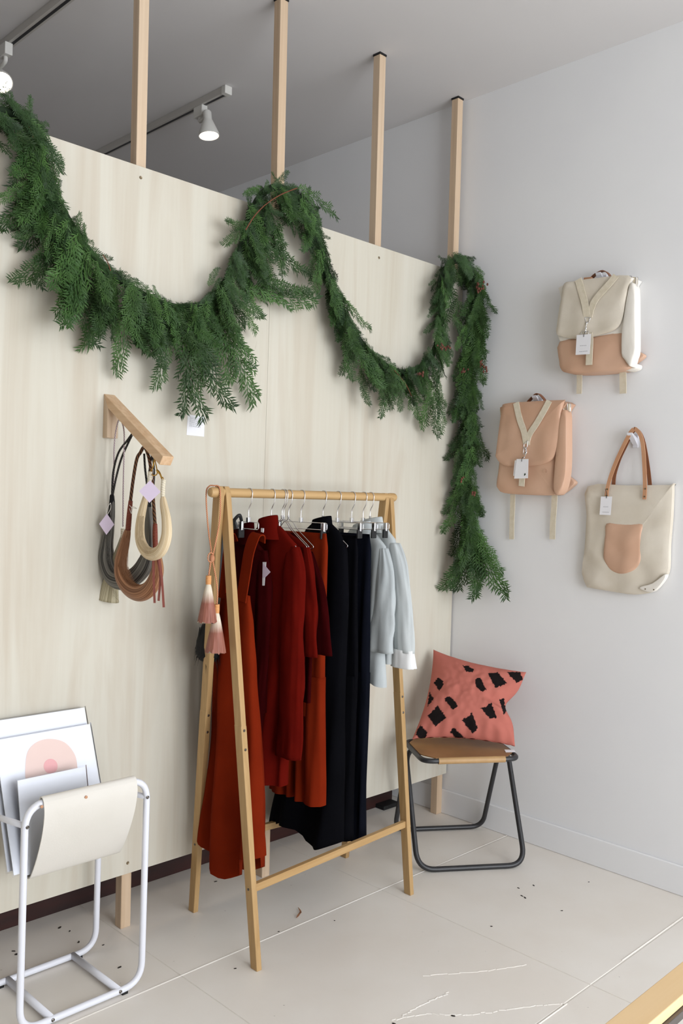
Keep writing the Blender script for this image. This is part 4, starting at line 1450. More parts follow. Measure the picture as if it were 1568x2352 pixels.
for side in (1, -1):
    base = len(verts)
    for j in range(NG + 1):
        for i in range(NG + 1):
            verts.append(cushion_pt(i / NG, j / NG, side))
    for j in range(NG):
        for i in range(NG):
            a = base + j * (NG + 1) + i
            q = (a, a + 1, a + NG + 2, a + NG + 1)
            faces.append(q if side == 1 else tuple(reversed(q)))
mbc = MB()
mbc.v = [tuple(p) for p in verts]
mbc.f = faces
mbc.uv = [None] * len(faces)
M_CUSH = mat('coral_linen', srgb(190, 112, 99), 0.9, spec=.15)
nt = M_CUSH.node_tree
at = nt.nodes.new('ShaderNodeVertexColor')
at.layer_name = 'paint'
mxc = nt.nodes.new('ShaderNodeMix')
mxc.data_type = 'RGBA'
mxc.inputs[6].default_value = srgb(190, 112, 99)
mxc.inputs[7].default_value = srgb(24, 18, 18)
nt.links.new(at.outputs[0], mxc.inputs[0])
nt.links.new(mxc.outputs[2], nt.nodes['Principled BSDF'].inputs['Base Color'])
cov = build('cover', mbc, M_CUSH, cu, smooth=True)
ca = cov.data.color_attributes.new('paint', 'FLOAT_COLOR', 'POINT')
org = ORG[cu.name]
nfr = (NG + 1) ** 2
for i, vv in enumerate(cov.data.vertices):
    val = 0.0
    if i < nfr:
        x, y = proj(vv.co + org)
        nx = noise.noise(V(x * .25, y * .25, 0)) * 2.2
        ny = noise.noise(V(x * .25, y * .25, 9)) * 2.2
        for b in blots:
            if in_poly(x + nx, y + ny, b):
                val = 1.0
                break
    ca.data[i].color = (val, val, val, 1)
lb = PZ(1158, 1722, .466)
build('care_label', MB().prism([lb, lb + V(.03, -.028, 0), lb + V(.012, -.046, -.002), lb + V(-.022, -.022, -.002)], (0, 0, .001)), M_CARD, cu)

# ================================================================== BAGS ON THE RIGHT WALL
def wp(px, py, d):
    return PX(px, py, WALLX - d)


def hook(label, px, py, w0=.02):
    c = wp(px, py, .02)
    t = thing('wall_hook', label, 'hook', (WALLX, c.y, c.z - .03), 'white wall hooks')
    y, z = c.y, c.z
    build('hook_base', MB().box(WALLX - .006, y - .012, z - .045, WALLX, y + .012, z + .012), M_WHITEMETAL, t, bevel=.002)
    m = MB().hex([(WALLX - .052, y - .0125, z + .002), (WALLX - .052, y + .0125, z + .002), (WALLX - .005, y + .010, z - .035), (WALLX - .005, y - .010, z - .035),
                  (WALLX - .058, y - .0125, z + .012), (WALLX - .058, y + .0125, z + .012), (WALLX - .005, y + .010, z - .008), (WALLX - .005, y - .010, z - .008)])
    build('hook_arm', m, M_WHITEMETAL, t, bevel=.0012)
    return t


hook('white wedge hook carrying the canvas and leather backpack', 1383, 636)
hook('white wedge hook carrying the all-leather backpack', 1236, 916)
hook('white wedge hook carrying the tote bag', 1455, 1002)


def panel(name, pix, d0, d1, material, parent, bevel=.004, smooth=True, dd=None):
    """Extruded panel parallel to the wall: outline traced at depth d1, body back to depth d0."""
    pts = [wp(x, y, dd or d1) for x, y in pix]
    pts = [V(WALLX - d1, p.y, p.z) for p in pts]
    return build(name, MB().prism(pts, (d1 - d0, 0, 0)), material, parent, bevel=bevel, smooth=smooth, angle=.5, bseg=3)


def soft_panel(name, pix, d0, d1, puff, material, parent, n=26, wr=.003, seed=0, dd=None):
    """Panel with a softly puffed, wrinkled front: outline shrunk to its centre in rings."""
    out = smooth_path([V(x, y, 0) for x, y in pix], 3, True)
    P = [wp(p.x, p.y, dd or d1) for p in out]
    cy, cz = sum(p.y for p in P) / len(P), sum(p.z for p in P) / len(P)
    rings = [[V(WALLX - d0, p.y, p.z) for p in P]]
    for k in range(9):
        f = 1 - (k / 9) ** 1.3
        h = d1 + puff * (1 - f ** 3)
        if k == 0:
            h = d1 - .004
        ring = []
        for p in P:
            y, z = cy + (p.y - cy) * f, cz + (p.z - cz) * f
            ring.append(V(WALLX - h - wr * noise.noise(V(y * 14, z * 14, seed)) * (1 if k else 0), y, z))
        rings.append(ring)
    return build(name, MB().loft(rings, True, True, True), material, parent, smooth=True, angle=.9)


def strap(name, pix, depth, width, material, parent, th=.002, side=None):
    pts = [wp(x, y, d) for (x, y), d in zip(pix, depth)]
    n = 5
    sp = smooth_path(pts, n)
    return build(name, MB().ribbon(sp, side or V(0, 1, 0), [width] * len(sp), th), material, parent, smooth=True, angle=.6)


def hangtag(parent, pix, depth, lines=True, string=None, name='price_tag', logo=None):
    P = [V(WALLX - depth, wp(x, y, depth).y, wp(x, y, depth).z) for x, y in pix]
    o = build(name, MB().prism(P, (.0007, 0, 0)), M_CARD, parent)
    if lines:
        m = MB()
        ux, uz = P[1] - P[0], P[3] - P[0]
        for v, a, b in ((.55, .28, .72), (.84, .25, .75)):
            u = a
            while u < b:
                q = P[0] + ux * u + uz * v - V(.0004, 0, 0)
                m.prism([q, q + ux * .09, q + ux * .09 + uz * .02, q + uz * .02], (.0003, 0, 0))
                u += .12
        build('printed_text', m, M_INK, o)
    if string:
        build('tag_string', MB().tube(smooth_path([wp(x, y, depth + .001) for x, y in string], 4), .0011, 5), M_BLACKSTRING, parent, smooth=True)
    return o


def c8(x, y):
    return 1240 + x / 5.6, 600 + y / 5.6


# backpack one: canvas flap, leather bottom
bp = thing('backpack', 'cream canvas backpack with tan leather bottom, upper one on the wall', 'backpack', wp(1360, 850, .06), 'bags on the white wall')
D = .095
soft_panel('body', [c8(*p) for p in ((300, 300), (1130, 190), (1120, 330), (1075, 640), (1055, 930), (255, 1040), (262, 480))], .004, D - .012, .004, M_CANVAS2, bp, wr=.002)
soft_panel('leather_bottom', [c8(*p) for p in ((245, 1032), (640, 970), (1052, 925), (1052, 1180), (1130, 1330), (1080, 1385), (860, 1420), (560, 1440), (330, 1432), (262, 1385), (240, 1290))], .004, D - .010, .010, M_VEG, bp, wr=.006, seed=3)
soft_panel('flap', [c8(*p) for p in ((300, 288), (420, 255), (700, 215), (1132, 180), (1118, 340), (1085, 540), (1052, 710), (1000, 830), (890, 905), (640, 972), (420, 995), (235, 952), (203, 912), (215, 815), (262, 480))], D - .006, D + .004, .006, M_CANVAS, bp, wr=.006, seed=5)
gp = [c8(*p) for p in ((1145, 300), (1212, 330), (1220, 760), (1222, 1130), (1195, 1240), (1155, 1352), (1085, 1270), (1040, 1180), (1052, 880), (1085, 620))]
soft_panel('side_strap', gp, .05, D + .001, .004, M_CANVAS2, bp, wr=.002, seed=2)
soft_panel('side_gusset', [c8(*p) for p in ((1205, 1150), (1270, 1165), (1332, 1205), (1305, 1248), (1235, 1300), (1160, 1352), (1150, 1250))], .006, .03, .004, M_VEG, bp)
soft_panel('base_roll', [c8(*p) for p in ((1080, 1370), (1160, 1345), (1240, 1320), (1235, 1375), (1160, 1408), (1090, 1405))], .006, .05, .004, M_CANVAS2, bp)
strap('carry_handle', [c8(*p) for p in ((640, 250), (690, 190), (750, 150), (815, 126), (870, 150), (905, 200), (920, 250))], [.03, .034, .038, .04, .038, .034, .03], .022, M_DARKLEATHER, bp, .003, V(1, 0, 0))
panel('leather_tab', [c8(*p) for p in ((558, 210), (660, 200), (655, 245), (555, 250))], .03, .05, M_STRAPLEATHER, bp, .002)
panel('leather_tab', [c8(*p) for p in ((262, 325), (292, 310), (285, 400), (265, 430))], .02, .05, M_STRAPLEATHER, bp, .002)
strap('webbing', [c8(*p) for p in ((490, 232), (530, 380), (575, 540), (600, 700))], [D + .008, D + .013, D + .014, D + .013], .0295, M_WEB, bp, .0025)
strap('webbing', [c8(*p) for p in ((975, 185), (880, 300), (760, 430), (690, 530), (650, 640), (632, 720))], [D + .008, D + .013, D + .014, D + .014, D + .013, D + .012], .0275, M_WEB, bp, .0025, V(0, 1, .7))
strap('webbing', [c8(*p) for p in ((632, 930), (640, 1030), (634, 1180), (628, 1335))], [D + .006, D + .008, D + .008, D + .006], .029, M_WEB, bp, .0025)


def clasp(parent, pts, depth, dr0, dr1, sc=1.0):
    m = MB()
    a = [wp(x, y, depth) for x, y in dr0]
    m.tube(fillet_path(a, .004, True, 3), .0014, 6, closed=True)
    sp = smooth_path([wp(x, y, depth + .002) for x, y in pts], 5)
    m.tube(sp, [.0026 + .0012 * math.sin(k * .9) for k in range(len(sp))], 8)
    b = [wp(x, y, depth) for x, y in dr1]
    m.tube(fillet_path(b, .004, True, 3), .0014, 6, closed=True)
    build('snap_clasp', m, M_CHROME, parent, smooth=True)


clasp(bp, [c8(600, 785), c8(592, 830), c8(588, 870), c8(582, 925)], D + .014, [c8(572, 725), c8(648, 725), c8(625, 785), c8(590, 785)], [c8(540, 905), c8(625, 900), c8(625, 945), c8(520, 945)])
hangtag(bp, [c8(470, 950), c8(655, 935), c8(636, 1195), c8(455, 1205)], D + .020, string=[c8(585, 900), c8(565, 935), c8(560, 972)])
panel('strap_loop', [c8(*p) for p in ((1160, 195), (1240, 205), (1235, 305), (1160, 300))], .05, .068, M_WEB, bp, .003)
bk = MB()
for pp in (((1145, 190), (1180, 190), (1185, 305), (1145, 300)), ((1235, 205), (1258, 205), (1255, 328), (1230, 325))):
    bk.tube(fillet_path([wp(*c8(*p), .07) for p in pp], .004, True, 3), .0016, 6, closed=True)
build('buckle', bk, M_CHROME, bp, smooth=True)
strap('hanging_strap', [c8(505, 1440), c8(506, 1560), c8(500, 1705)], [.03, .022, .018], .0245, M_WEB, bp, .0025)
strap('hanging_strap', [c8(1062, 1400), c8(1066, 1550), c8(1066, 1702)], [.03, .022, .018], .029, M_WEB, bp, .0025)


def c1(x, y):
    return 1110 + x / 6.1875, 880 + y / 6.1895


# backpack two: leather
bp2 = thing('backpack', 'all-leather tan backpack with cream V strap, nearest the garland', 'backpack', wp(1215, 1130, .06), 'bags on the white wall')
soft_panel('body', [c1(*p) for p in ((300, 310), (1120, 250), (1090, 420), (1055, 760), (1010, 1100), (990, 1480), (1010, 1570), (930, 1590), (600, 1588), (280, 1560), (200, 1500), (178, 1420), (215, 1150), (250, 500))], .004, D - .012, .008, M_VEG, bp2, wr=.006, seed=8)
soft_panel('flap', [c1(*p) for p in ((300, 290), (620, 262), (1110, 238), (1130, 260), (1090, 420), (1055, 760), (1022, 960), (965, 1080), (860, 1145), (640, 1178), (400, 1178), (300, 1172), (215, 1120), (165, 1040), (170, 980), (215, 620), (255, 360))], D - .006, D + .005, .007, M_VEG, bp2, wr=.006, seed=9)
soft_panel('side_strap', [c1(*p) for p in ((1100, 400), (1170, 410), (1178, 700), (1178, 1100), (1160, 1330), (1120, 1500), (1060, 1585), (1000, 1560), (990, 1400), (1020, 1060), (1060, 700))], .05, D + .001, .004, M_VEG, bp2, wr=.003, seed=4)
soft_panel('side_gusset', [c1(*p) for p in ((1165, 1320), (1230, 1350), (1298, 1412), (1240, 1480), (1150, 1550), (1070, 1588), (1130, 1480))], .006, .03, .004, M_VEG, bp2)
strap('carry_handle', [c1(*p) for p in ((640, 262), (700, 200), (770, 150), (830, 190), (880, 255))], [.03, .034, .036, .034, .03], .022, M_DARKLEATHER, bp2, .003, V(1, 0, 0))
strap('webbing', [c1(*p) for p in ((462, 278), (510, 500), (575, 690), (605, 860))], [D + .008, D + .013, D + .015, D + .014], .0285, M_WEB, bp2, .0025)
strap('webbing', [c1(*p) for p in ((935, 250), (850, 410), (750, 580), (670, 700), (628, 800), (622, 880))], [D + .008, D + .013, D + .015, D + .015, D + .014, D + .012], .0275, M_WEB, bp2, .0025, V(0, 1, .55))
strap('webbing', [c1(*p) for p in ((560, 1170), (552, 1300), (540, 1465))], [D + .004, D + .006, D + .002], .0285, M_WEB, bp2, .0025)
clasp(bp2, [c1(590, 915), c1(612, 960), c1(600, 1010), c1(575, 1065)], D + .016, [c1(575, 860), c1(630, 815), c1(620, 915), c1(572, 915)], [c1(570, 915), c1(595, 910), c1(590, 1010), c1(565, 1010)])
hangtag(bp2, [c1(445, 1098), c1(610, 1080), c1(590, 1320), c1(422, 1318)], D + .020, True)
tg = hangtag(bp2, [c1(470, 1078), c1(638, 1078), c1(630, 1352), c1(435, 1358)], D + .023, False, string=[c1(560, 1050), c1(545, 1080), c1(542, 1115)])
lg = [V(WALLX - D - .0236, wp(*c1(x, y), D + .023).y, wp(*c1(x, y), D + .023).z) for x, y in ((580, 1290), (592, 1278), (600, 1298), (590, 1312), (578, 1318))]
build('leaf_logo', MB().prism(lg, (.0004, 0, 0)), M_ROPE, tg)
emb = [wp(*c1(885 + 27 * math.cos(a), 1248 + 30 * math.sin(a)), D - .002) for a in [2 * PI * k / 20 for k in range(20)]]
build('embossed_mark', MB().tube(emb, .0007, 5, closed=True), M_VEG, bp2, smooth=True)
panel('strap_loop', [c1(*p) for p in ((1110, 290), (1215, 290), (1215, 400), (1110, 405))], .05, .068, M_WEB, bp2, .003)
bk = MB()
for pp in (((1105, 285), (1140, 285), (1140, 405), (1105, 405)), ((1190, 280), (1235, 290), (1235, 405), (1190, 415))):
    bk.tube(fillet_path([wp(*c1(*p), .071) for p in pp], .004, True, 3), .0016, 6, closed=True)
build('buckle', bk, M_CHROME, bp2, smooth=True)
strap('hanging_strap', [c1(415, 1580), c1(412, 1800), c1(405, 1930), c1(400, 2220)], [.03, .02, .016, .016], .0245, M_WEB, bp2, .0025)
strap('hanging_strap', [c1(1012, 1585), c1(1000, 1800), c1(985, 2000), c1(978, 2220)], [.03, .02, .016, .016], .027, M_WEB, bp2, .0025)
panel('leather_tab', [c1(*p) for p in ((228, 370), (268, 350), (255, 440), (238, 460))], .02, .05, M_WEB, bp2, .002)


def c2(x, y):
    return 1310 + x / 5.345, 960 + y / 5.345


# tote bag
tt = thing('tote_bag', 'cream canvas tote bag with tan leather handles and rounded leather pocket', 'bag', wp(1430, 1360, .02), 'bags on the white wall')
soft_panel('bag_body', [c2(*p) for p in ((205, 838), (700, 828), (1212, 822), (1240, 832), (1228, 1200), (1200, 1550), (1192, 1840), (1150, 1960), (1060, 2090), (980, 2140), (780, 2170), (480, 2128), (230, 2085), (185, 2060), (135, 1920), (140, 1790), (165, 1600), (190, 1200))], .004, .03, .012, M_CANVAS, tt, wr=.009, seed=14)
PK = [(435, 1295), (580, 1298), (730, 1304), (875, 1308), (868, 1440), (862, 1570)] + [(628 + 232 * math.cos(a), 1690 + 226 * math.sin(a)) for a in [math.radians(d) for d in range(0, 181, 15)]] + [(404, 1570), (420, 1430)]
soft_panel('leather_pocket', [c2(*p) for p in PK], .034, .0445, .006, M_VEG, tt, wr=.006, seed=15)
soft_panel('bottom_fold', [c2(*p) for p in ((850, 2075), (1000, 2030), (1160, 1915), (1155, 1975), (1062, 2092), (980, 2140), (860, 2110))], .02, .042, .002, M_CANVAS2, tt, wr=.002)
strap('leather_handle', [c2(*p) for p in ((440, 960), (455, 850), (500, 690), (570, 510), (660, 320), (735, 180), (775, 135))], [.047, .046, .044, .044, .046, .05, .05], .0155, M_STRAPLEATHER, tt, .0032)
strap('leather_handle', [c2(*p) for p in ((905, 1000), (912, 850), (905, 600), (885, 330), (850, 200), (800, 140), (775, 135))], [.047, .046, .044, .046, .05, .05, .05], .0155, M_STRAPLEATHER, tt, .0032)
strap('leather_handle', [c2(*p) for p in ((525, 840), (540, 690), (600, 500), (680, 330), (745, 190), (790, 140))], [.012, .014, .016, .02, .026, .03], .0155, M_DARKLEATHER, tt, .003)
strap('leather_handle', [c2(*p) for p in ((975, 840), (955, 650), (925, 450), (890, 280), (845, 180), (790, 140))], [.012, .014, .016, .02, .026, .03], .0155, M_DARKLEATHER, tt, .003)
for x, y in ((448, 875), (914, 870), (905, 965), (440, 955)):
    c = wp(*c2(x, y), .049)
    build('rivet', MB().lathe(c + V(.001, 0, 0), (-1, 0, 0), [(.0035, 0), (.0035, .0014), (.001, .002)], 12), M_SCREW, tt)
for x, y in ((1020, 2108), (915, 2100)):
    c = wp(*c2(x, y), .043)
    build('rivet', MB().lathe(c + V(.001, 0, 0), (-1, 0, 0), [(.0026, 0), (.0026, .0012), (.001, .0015)], 10), M_SCREW, tt)
hangtag(tt, [c2(372, 965), c2(508, 965), c2(490, 1193), c2(355, 1188)], .054, string=[c2(425, 870), c2(440, 930), c2(440, 985)])

# ================================================================== WOODEN EDGED RACK, BOTTOM RIGHT
zb_ = .72
ya, yb_ = PZ(1568, 2207, zb_).y, PZ(1568, 2285, zb_).y
bn = thing('display_stand', 'pale wooden rail of a metal display stand, cut by the bottom right corner', 'stand', (1.5, (ya + yb_) / 2, 0))
build('wood_rail', MB().box(.75, yb_, zb_ - .018, 2.2, ya, zb_), M_BENCH, bn, bevel=.0015)
build('metal_bar', MB().box(.76, yb_ - .006, zb_ - .032, 2.19, yb_ + .008, zb_ - .0185), M_RIM, bn, bevel=.001)
for k in range(5):
    x = PZ(1563, 2320, zb_).x + (k - 1) * .22
    build('upright_rod', MB().tube([V(x, yb_ + .001, 0), V(x, yb_ + .001, zb_ - .031)], .0032, 8), M_RIM, bn, smooth=True)
build('floor_rail', MB().box(.76, yb_ - .006, 0, 2.19, yb_ + .008, .014), M_RIM, bn, bevel=.001)

# ================================================================== FLOOR DEBRIS
lf_ = [PZ(680, 2111), PZ(687, 2104), PZ(690, 2096), PZ(684, 2089)]
tag(build('dry_leaf', MB().ribbon(smooth_path([p + V(0, 0, .004 + .004 * (k % 2)) for k, p in enumerate(lf_)], 4), V(1, -.6, 0), [.001, .003, .006, .007, .006, .007, .008, .007, .006, .005, .004, .002, .001], .001), M_TWIG), 'small curled brown dry leaf on the floor under the rack', 'leaf')
random.seed(21)
crumbs = [(137, 2131, 10), (160, 2139, 6), (180, 2165, 6), (31, 2185, 7), (275, 2222, 9), (40, 2192, 12), (237, 2171, 5), (181, 2163, 5), (640, 2140, 4), (905, 2352, 8), (1040, 2334, 8), (1128, 2128, 6), (1198, 2058, 7), (1205, 2062, 9), (1225, 2034, 7), (1190, 2040, 6), (1352, 2016 + 10, 4), (495, 2025, 7), (450, 2025, 5), (768, 2115, 4), (1290, 2092, 5), (540, 2225, 5)]
cm = MB()
for x, y, s in crumbs:
    c = PZ(x, y)
    a = random.uniform(0, 3.14)
    L_, W_ = s * .0009, s * .0004
    d, n = V(math.cos(a), math.sin(a), 0), V(-math.sin(a), math.cos(a), 0)
    ring = [c + d * L_ * math.cos(t) * random.uniform(.7, 1.2) + n * W_ * math.sin(t) * random.uniform(.7, 1.2) for t in [2 * PI * k / 7 for k in range(7)]]
    cm.prism(ring, (0, 0, .0016))
tag(build('floor_crumbs', cm, M_DEBRIS), 'scattered dark crumbs and grit on the white floor', 'debris', kind='stuff')

# ================================================================== CEDAR GARLAND
def spray_mesh(seed, nb=13, wide=.36, droop=.12):
    rnd = random.Random(seed)
    vs_, fs_ = [], []

    def leaf(p, d, n, l, w):
        s = d.cross(n)
        s.normalize()
        i = len(vs_)
        vs_.extend([p, p + d * l * .45 + s * w + n * .004, p + d * l, p + d * l * .45 - s * w + n * .004])
        fs_.append((i, i + 1, i + 2, i + 3))
    bend = rnd.uniform(-.25, .25)
    pts = []
    for k in range(41):
        t = k / 40
        pts.append(Vector((bend * t * t, -droop * t * t, -t)))

    def at(t):
        k = min(int(t * 40), 39)
        return pts[k].lerp(pts[k + 1], t * 40 - k), (pts[k + 1] - pts[k]).normalized()
    n0 = Vector((0, -1, 0))
    for k in range(20):   # main stem
        p, d = at(k / 20)
        leaf(p, d, n0, .07, .007 * (1 - k / 26))
    for side in (-1, 1):
        for k in range(nb):
            t = .04 + .92 * (k + (.5 if side > 0 else 0)) / nb
            p, d = at(t)
            sd = Vector((-d.z, 0, d.x)).normalized() * side
            if sd.x * side < 0:
                sd = -sd
            L = wide * (.6 + .4 * math.sin(PI * min(1, t * 1.2))) * (1 - t) ** .5 * rnd.uniform(.7, 1.2) + .05
            ang = math.radians(rnd.uniform(26, 42))
            bd = (d * math.cos(ang) + sd * math.sin(ang) + n0 * rnd.uniform(-.25, .35)).normalized()
            m = max(3, int(L / .05))
            q = p.copy()
            for j in range(m):
                u = j / m
                bd2 = (bd + d * .35 * u + Vector((0, .12 * u, -.25 * u))).normalized()
                nn = (n0 - bd2 * n0.dot(bd2)).normalized()
                step = L / m
                leaf(q, bd2, nn, step * 1.9, .0105 * (1 - .4 * u))
                for s2 in (-1, 1):
                    sd2 = bd2.cross(nn) * s2
                    a2 = math.radians(rnd.uniform(28, 42))
                    l2 = (.10 * (1 - u) ** .5 + .035) * rnd.uniform(.75, 1.2)
                    ld = (bd2 * math.cos(a2) + sd2 * math.sin(a2) + nn * rnd.uniform(-.2, .25)).normalized()
                    leaf(q + bd2 * step * (.2 if s2 > 0 else .65), ld, nn, l2, .0108)
                q = q + bd2 * step
    return vs_, fs_


SPR = []
for k in range(9):
    SPR.append(spray_mesh(100 + k, 8 + k % 3, (.26, .32, .22)[k % 3], (.05, -.1, .15)[k % 3]))
SPM = []
SPN = [np.array([tuple(p) for p in v_]) for v_, f_ in SPR]
for k, (v_, f_) in enumerate(SPR):
    me = bpy.data.meshes.new('cedar_spray')
    me.from_pydata([tuple(p) for p in v_], [], f_)
    me.materials.append(M_CEDAR)
    SPM.append(me)


def surf(px, py, off):
    """Point on the ply face (or on the right wall past the corner), off metres in front."""
    p = PY(px, py, PLYY - off)
    if p.x > WALLX - off * .8:
        p = PX(px, py, WALLX - off * .8)
    return p


# rope knots: px, py, spray length (m), outward weight, along-rope weight
KN = [(-70, 262, 0.14, 0.2, 0.5), (-20, 252, 0.14, 0.2, 0.6), (30, 262, 0.15, 0.1, 0.6), (66, 290, 0.163, 0.1, 0.5), (92, 345, 0.189, 0.25, 0.35), (112, 420, 0.215, 0.3, 0.3), (152, 500, 0.215, 0.32, 0.3), (198, 572, 0.224, 0.3, 0.2), (250, 625, 0.224, 0.25, 0.15), (312, 668, 0.215, 0.15, 0.1), (372, 698, 0.168, 0.05, 0.1), (430, 708, 0.175, 0.0, 0.0), (480, 690, 0.175, 0.2, -0.1), (522, 640, 0.154, 0.35, -0.2), (550, 580, 0.17, 0.45, -0.2), (570, 510, 0.162, 0.5, -0.1), (598, 450, 0.153, 0.4, 0.1), (640, 430, 0.145, 0.1, 0.2), (690, 462, 0.15, 0.1, 0.6), (722, 530, 0.15, 0.05, 0.8), (742, 600, 0.16, 0.08, 0.8), (772, 680, 0.17, 0.12, 0.7), (806, 752, 0.17, 0.15, 0.6), (850, 812, 0.16, 0.1, 0.4), (900, 848, 0.16, 0.05, 0.15), (942, 855, 0.16, 0.0, 0.0), (985, 826, 0.14, 0.15, -0.2), (1008, 770, 0.12, 0.25, -0.4), (1012, 700, 0.11, 0.25, -0.4), (1012, 640, 0.11, 0.2, -0.3), (1038, 602, 0.13, 0.0, 0.3), (1072, 606, 0.14, -0.05, 0.6), (1090, 650, 0.183, 0, 0.8), (1090, 730, 0.183, 0, 0.9), (1083, 820, 0.183, 0, 0.9), (1075, 900, 0.183, 0, 0.9), (1072, 980, 0.171, 0, 0.9), (1072, 1060, 0.171, 0, 0.9), (1075, 1130, 0.195, 0, 0.9), (1078, 1190, 0.22, 0, 0.9), (1082, 1235, 0.22, 0, 0.9)]
gar = thing('garland', 'thick green cedar garland swagged along the plywood top and hanging down its corner', 'garland', (2.2, 2.54, 1.2))
gorg = ORG[gar.name]
rp3 = smooth_path([surf(k[0], k[1], .045) for k in KN], 8)
rp2 = smooth_path([V(k[0], k[1], 0) for k in KN], 8)
build('rope_core', MB().tube(rp3, .013, 8), M_ROPE, gar, smooth=True)
random.seed(77)
placed = []   # (matrix, mesh index, screen size)


def place(S, d, n, L, mi):
    d = d.normalized()
    Z = -d
    Yv = (-n - Z * (-n).dot(Z)).normalized()
    Xv = Yv.cross(Z)
    w_ = random.choice((-1, 1))
    M = Matrix(((Xv.x * w_ * L, Yv.x * L, Z.x * L, S.x), (Xv.y * w_ * L, Yv.y * L, Z.y * L, S.y), (Xv.z * w_ * L, Yv.z * L, Z.z * L, S.z), (0, 0, 0, 1)))
    va_ = SPN[mi] @ np.array(M)[:3, :3].T + np.array(M)[:3, 3]
    below = va_[va_[:, 2] < 2.56]
    if len(below):
        pen = below[:, 1].max() - (PLYY - .004)
        if pen > 0:
            M.translation = M.translation - Vector((0, min(pen, .07), 0))
    penx = va_[:, 0].max() - (WALLX - .004)
    if penx > 0:
        M.translation = M.translation - Vector((min(penx, .07), 0, 0))
    placed.append((M, mi, L))


def kv(i):
    t = i / 8
    k = min(int(t), len(KN) - 2)
    f = t - k
    return [KN[k][j] + (KN[k + 1][j] - KN[k][j]) * f for j in range(2, 5)]


acc = [0]
for a, b in zip(rp3, rp3[1:]):
    acc.append(acc[-1] + (b - a).length)
total = acc[-1]
NSP = 540
for s in range(NSP):
    target = total * (s + random.random()) / NSP
    i = next(k for k in range(1, len(acc)) if acc[k] >= target) - 1
    f = (target - acc[i]) / max(1e-6, acc[i + 1] - acc[i])
    L, ow, aw = kv(i + f)
    tan = (rp3[i + 1] - rp3[i]).normalized()
    p2 = rp2[i].lerp(rp2[i + 1], f)
    out = random.random()
    off = .015 + .095 * out
    S = surf(p2.x + random.uniform(-12, 12), p2.y + random.uniform(-20, 8), off)
    # outer side of the swag: perpendicular of the rope that points down
    pn = V(-tan.z, 0, tan.x) if abs(tan.x) + abs(tan.z) > .2 else V(0, 0, -1)
    if pn.z > 0:
        pn = -pn
    onwall = p2.x > 1030
    nrm = V(0, -1, 0) if not onwall else V(-.72, -.69, 0)
    lat = V(1, 0, 0) if not onwall else V(.69, -.72, 0)
    d = V(0, 0, -.62) + pn * ow * 1.5 + tan * aw + lat * random.gauss(0, .26 if not onwall else .3) + nrm * random.uniform(-.02, .30)
    if p2.x < 60:
        d += V(.1, 0, .25 * random.random())
    nj = (nrm + lat * random.gauss(0, .5) + V(0, 0, random.gauss(.25, .35))).normalized()
    place(S, d, nj, L * random.choice((.6, .75, .9, 1.0, 1.15)) * random.uniform(.9, 1.1), random.randrange(9))
# upward tips along the top of the rope, short
for s in range(190):
    i = random.randrange(3, len(rp3) - 40)
    tan = (rp3[i + 1] - rp3[i]).normalized()
    p2 = rp2[i]
    S = surf(p2.x, p2.y, random.uniform(.03, .07))
    onwall = p2.x > 1030
    nrm = V(0, -1, 0) if not onwall else V(-.72, -.69, 0)
    pn = V(-tan.z, 0, tan.x)
    if pn.z < 0:
        pn = -pn
    d = tan * random.choice((-1, 1)) + pn * random.uniform(.05, .3) + nrm * random.uniform(0, .3)
    place(S, d, (nrm + V(0, 0, .3)).normalized(), random.uniform(.06, .11), random.randrange(9))
# sprays whose tips can be picked out in the silhouette: from pixel, to pixel
for (a, b), (c, e) in [((85, 420), (4, 470)), ((95, 430), (30, 440)), ((110, 500), (50, 560)), ((120, 540), (62, 650)), ((150, 560), (60, 672)), ((170, 590), (130, 655)), ((190, 640), (185, 800)), ((215, 660), (230, 760)), ((250, 680), (270, 770)),
                       ((290, 690), (292, 862)), ((310, 700), (330, 820)), ((350, 720), (345, 850)), ((385, 740), (390, 896)), ((420, 760), (438, 972)), ((425, 750), (445, 960)), ((445, 740), (483, 952)), ((455, 720), (490, 880)), ((500, 700), (540, 880)), ((515, 740), (583, 936)),
                       ((520, 720), (560, 860)), ((540, 690), (590, 770)), ((560, 660), (655, 700)), ((590, 660), (725, 728)), ((600, 640), (700, 700)), ((590, 560), (640, 640)), ((600, 540), (690, 655)), ((630, 500), (650, 640)), ((640, 480), (720, 560)), ((660, 460), (720, 520)),
                       ((680, 432), (770, 478)), ((690, 440), (735, 510)), ((600, 430), (560, 455)), ((575, 520), (512, 552)), ((590, 520), (515, 528)), ((830, 840), (825, 932)), ((880, 860), (890, 960)), ((930, 870), (955, 972)), ((915, 870), (920, 945)),
                       ((1000, 860), (985, 985)), ((1010, 890), (975, 998)), ((1010, 900), (1020, 995)), ((1000, 850), (1005, 940)), ((1095, 660), (1130, 695)), ((1100, 700), (1131, 755)), ((1095, 800), (1122, 885)), ((1085, 1010), (1112, 1070)), ((1080, 1250), (1035, 1366)),
                       ((1085, 1230), (1140, 1385)), ((1090, 1240), (1110, 1378)), ((1080, 1240), (1075, 1358)), ((1095, 1220), (1135, 1330)), ((1070, 1230), (1050, 1350)), ((480, 660), (490, 610)), ((370, 690), (345, 660)), ((1000, 640), (985, 660)), ((1040, 650), (1030, 760)), ((1050, 680), (1060, 780)), ((1035, 720), (1075, 810))]:
    S, E_ = surf(a, b, .075), surf(c, e, .07)
    nrm = V(0, -1, 0) if a < 1040 else V(-.72, -.69, 0)
    place(S, E_ - S, (nrm + V(random.gauss(0, .15), 0, random.gauss(.1, .1))).normalized(), (E_ - S).length, random.randrange(9))
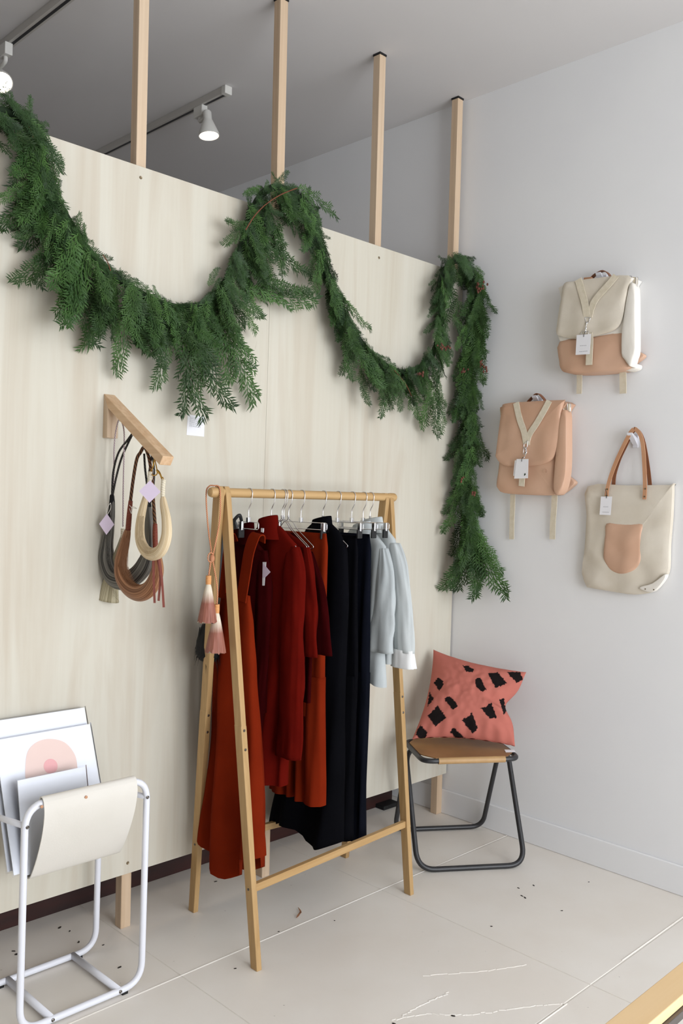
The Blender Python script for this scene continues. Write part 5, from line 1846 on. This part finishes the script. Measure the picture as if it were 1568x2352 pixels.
# nearest / largest 300 become single sprays, the rest one joined filling
order = sorted(range(len(placed)), key=lambda k: -(placed[k][2] - .0 * k) - (1.2 * (PLYY - placed[k][0].translation.y)) * .5 - (.2 if k >= NSP + 190 else 0))
part_i = set(order[:300])
allv, allf, nv = [], [], 0
for k, (M, mi, L) in enumerate(placed):
    if k in part_i:
        o = bpy.data.objects.new('cedar_spray', SPM[mi])
        COL.objects.link(o)
        o.parent = gar
        Ml = M.copy()
        Ml.translation = M.translation - gorg
        o.matrix_local = Ml
    else:
        va = np.array([tuple(p) for p in SPR[mi][0]])
        Mn = np.array(M)
        wv = va @ Mn[:3, :3].T + Mn[:3, 3]
        wv[:, 0] = np.minimum(wv[:, 0], WALLX - .004)
        msk = wv[:, 2] < 2.57
        wv[msk, 1] = np.minimum(wv[msk, 1], PLYY - .003)
        allv.append(wv - np.array(gorg))
        allf.append(np.array(SPR[mi][1]) + nv)
        nv += len(va)
me = bpy.data.meshes.new('cedar_filling')
va, fa = np.concatenate(allv), np.concatenate(allf)
me.vertices.add(len(va))
me.vertices.foreach_set('co', va.astype(np.float32).ravel())
me.loops.add(fa.size)
me.loops.foreach_set('vertex_index', fa.astype(np.int32).ravel())
me.polygons.add(len(fa))
me.polygons.foreach_set('loop_start', np.arange(0, fa.size, 4, dtype=np.int32))
me.update(calc_edges=True)
me.materials.append(M_CEDAR2)
o = bpy.data.objects.new('cedar_filling', me)
COL.objects.link(o)
o.parent = gar
o['kind'] = 'stuff'
# bare red twig and cone clusters
tw = [surf(x, y, .11) for x, y in ((564, 528), (585, 495), (612, 468), (645, 447), (682, 432))]
build('bare_twig', MB().tube(smooth_path(tw, 6), .0022, 7), M_CEDARSTEM, gar, smooth=True)
for pts in (((62, 285), (72, 300), (76, 318)), ((236, 585), (246, 600), (254, 622)), ((905, 850), (930, 880), (945, 910))):
    build('bare_twig', MB().tube(smooth_path([surf(x, y, .105) for x, y in pts], 5), .0016, 6), M_CEDARSTEM, gar, smooth=True)
random.seed(31)
for (x, y) in ((1096, 655), (1108, 660), (1102, 668), (1014, 795), (1026, 798), (966, 862), (1066, 852), (1104, 836), (1114, 845), (1062, 1098), (1086, 1132)):
    m = MB()
    c = surf(x, y, .125)
    for k in range(7):
        m.ball(c + V(random.gauss(0, .007), random.gauss(0, .007), random.gauss(0, .008)), random.uniform(.0032, .0048), 6, (1, 1, 1.5))
    build('cone_cluster', m, M_CONE, gar, smooth=True)

print('objects', len(bpy.data.objects), 'spray faces', len(SPR[0][1]), 'filling', len(fa))
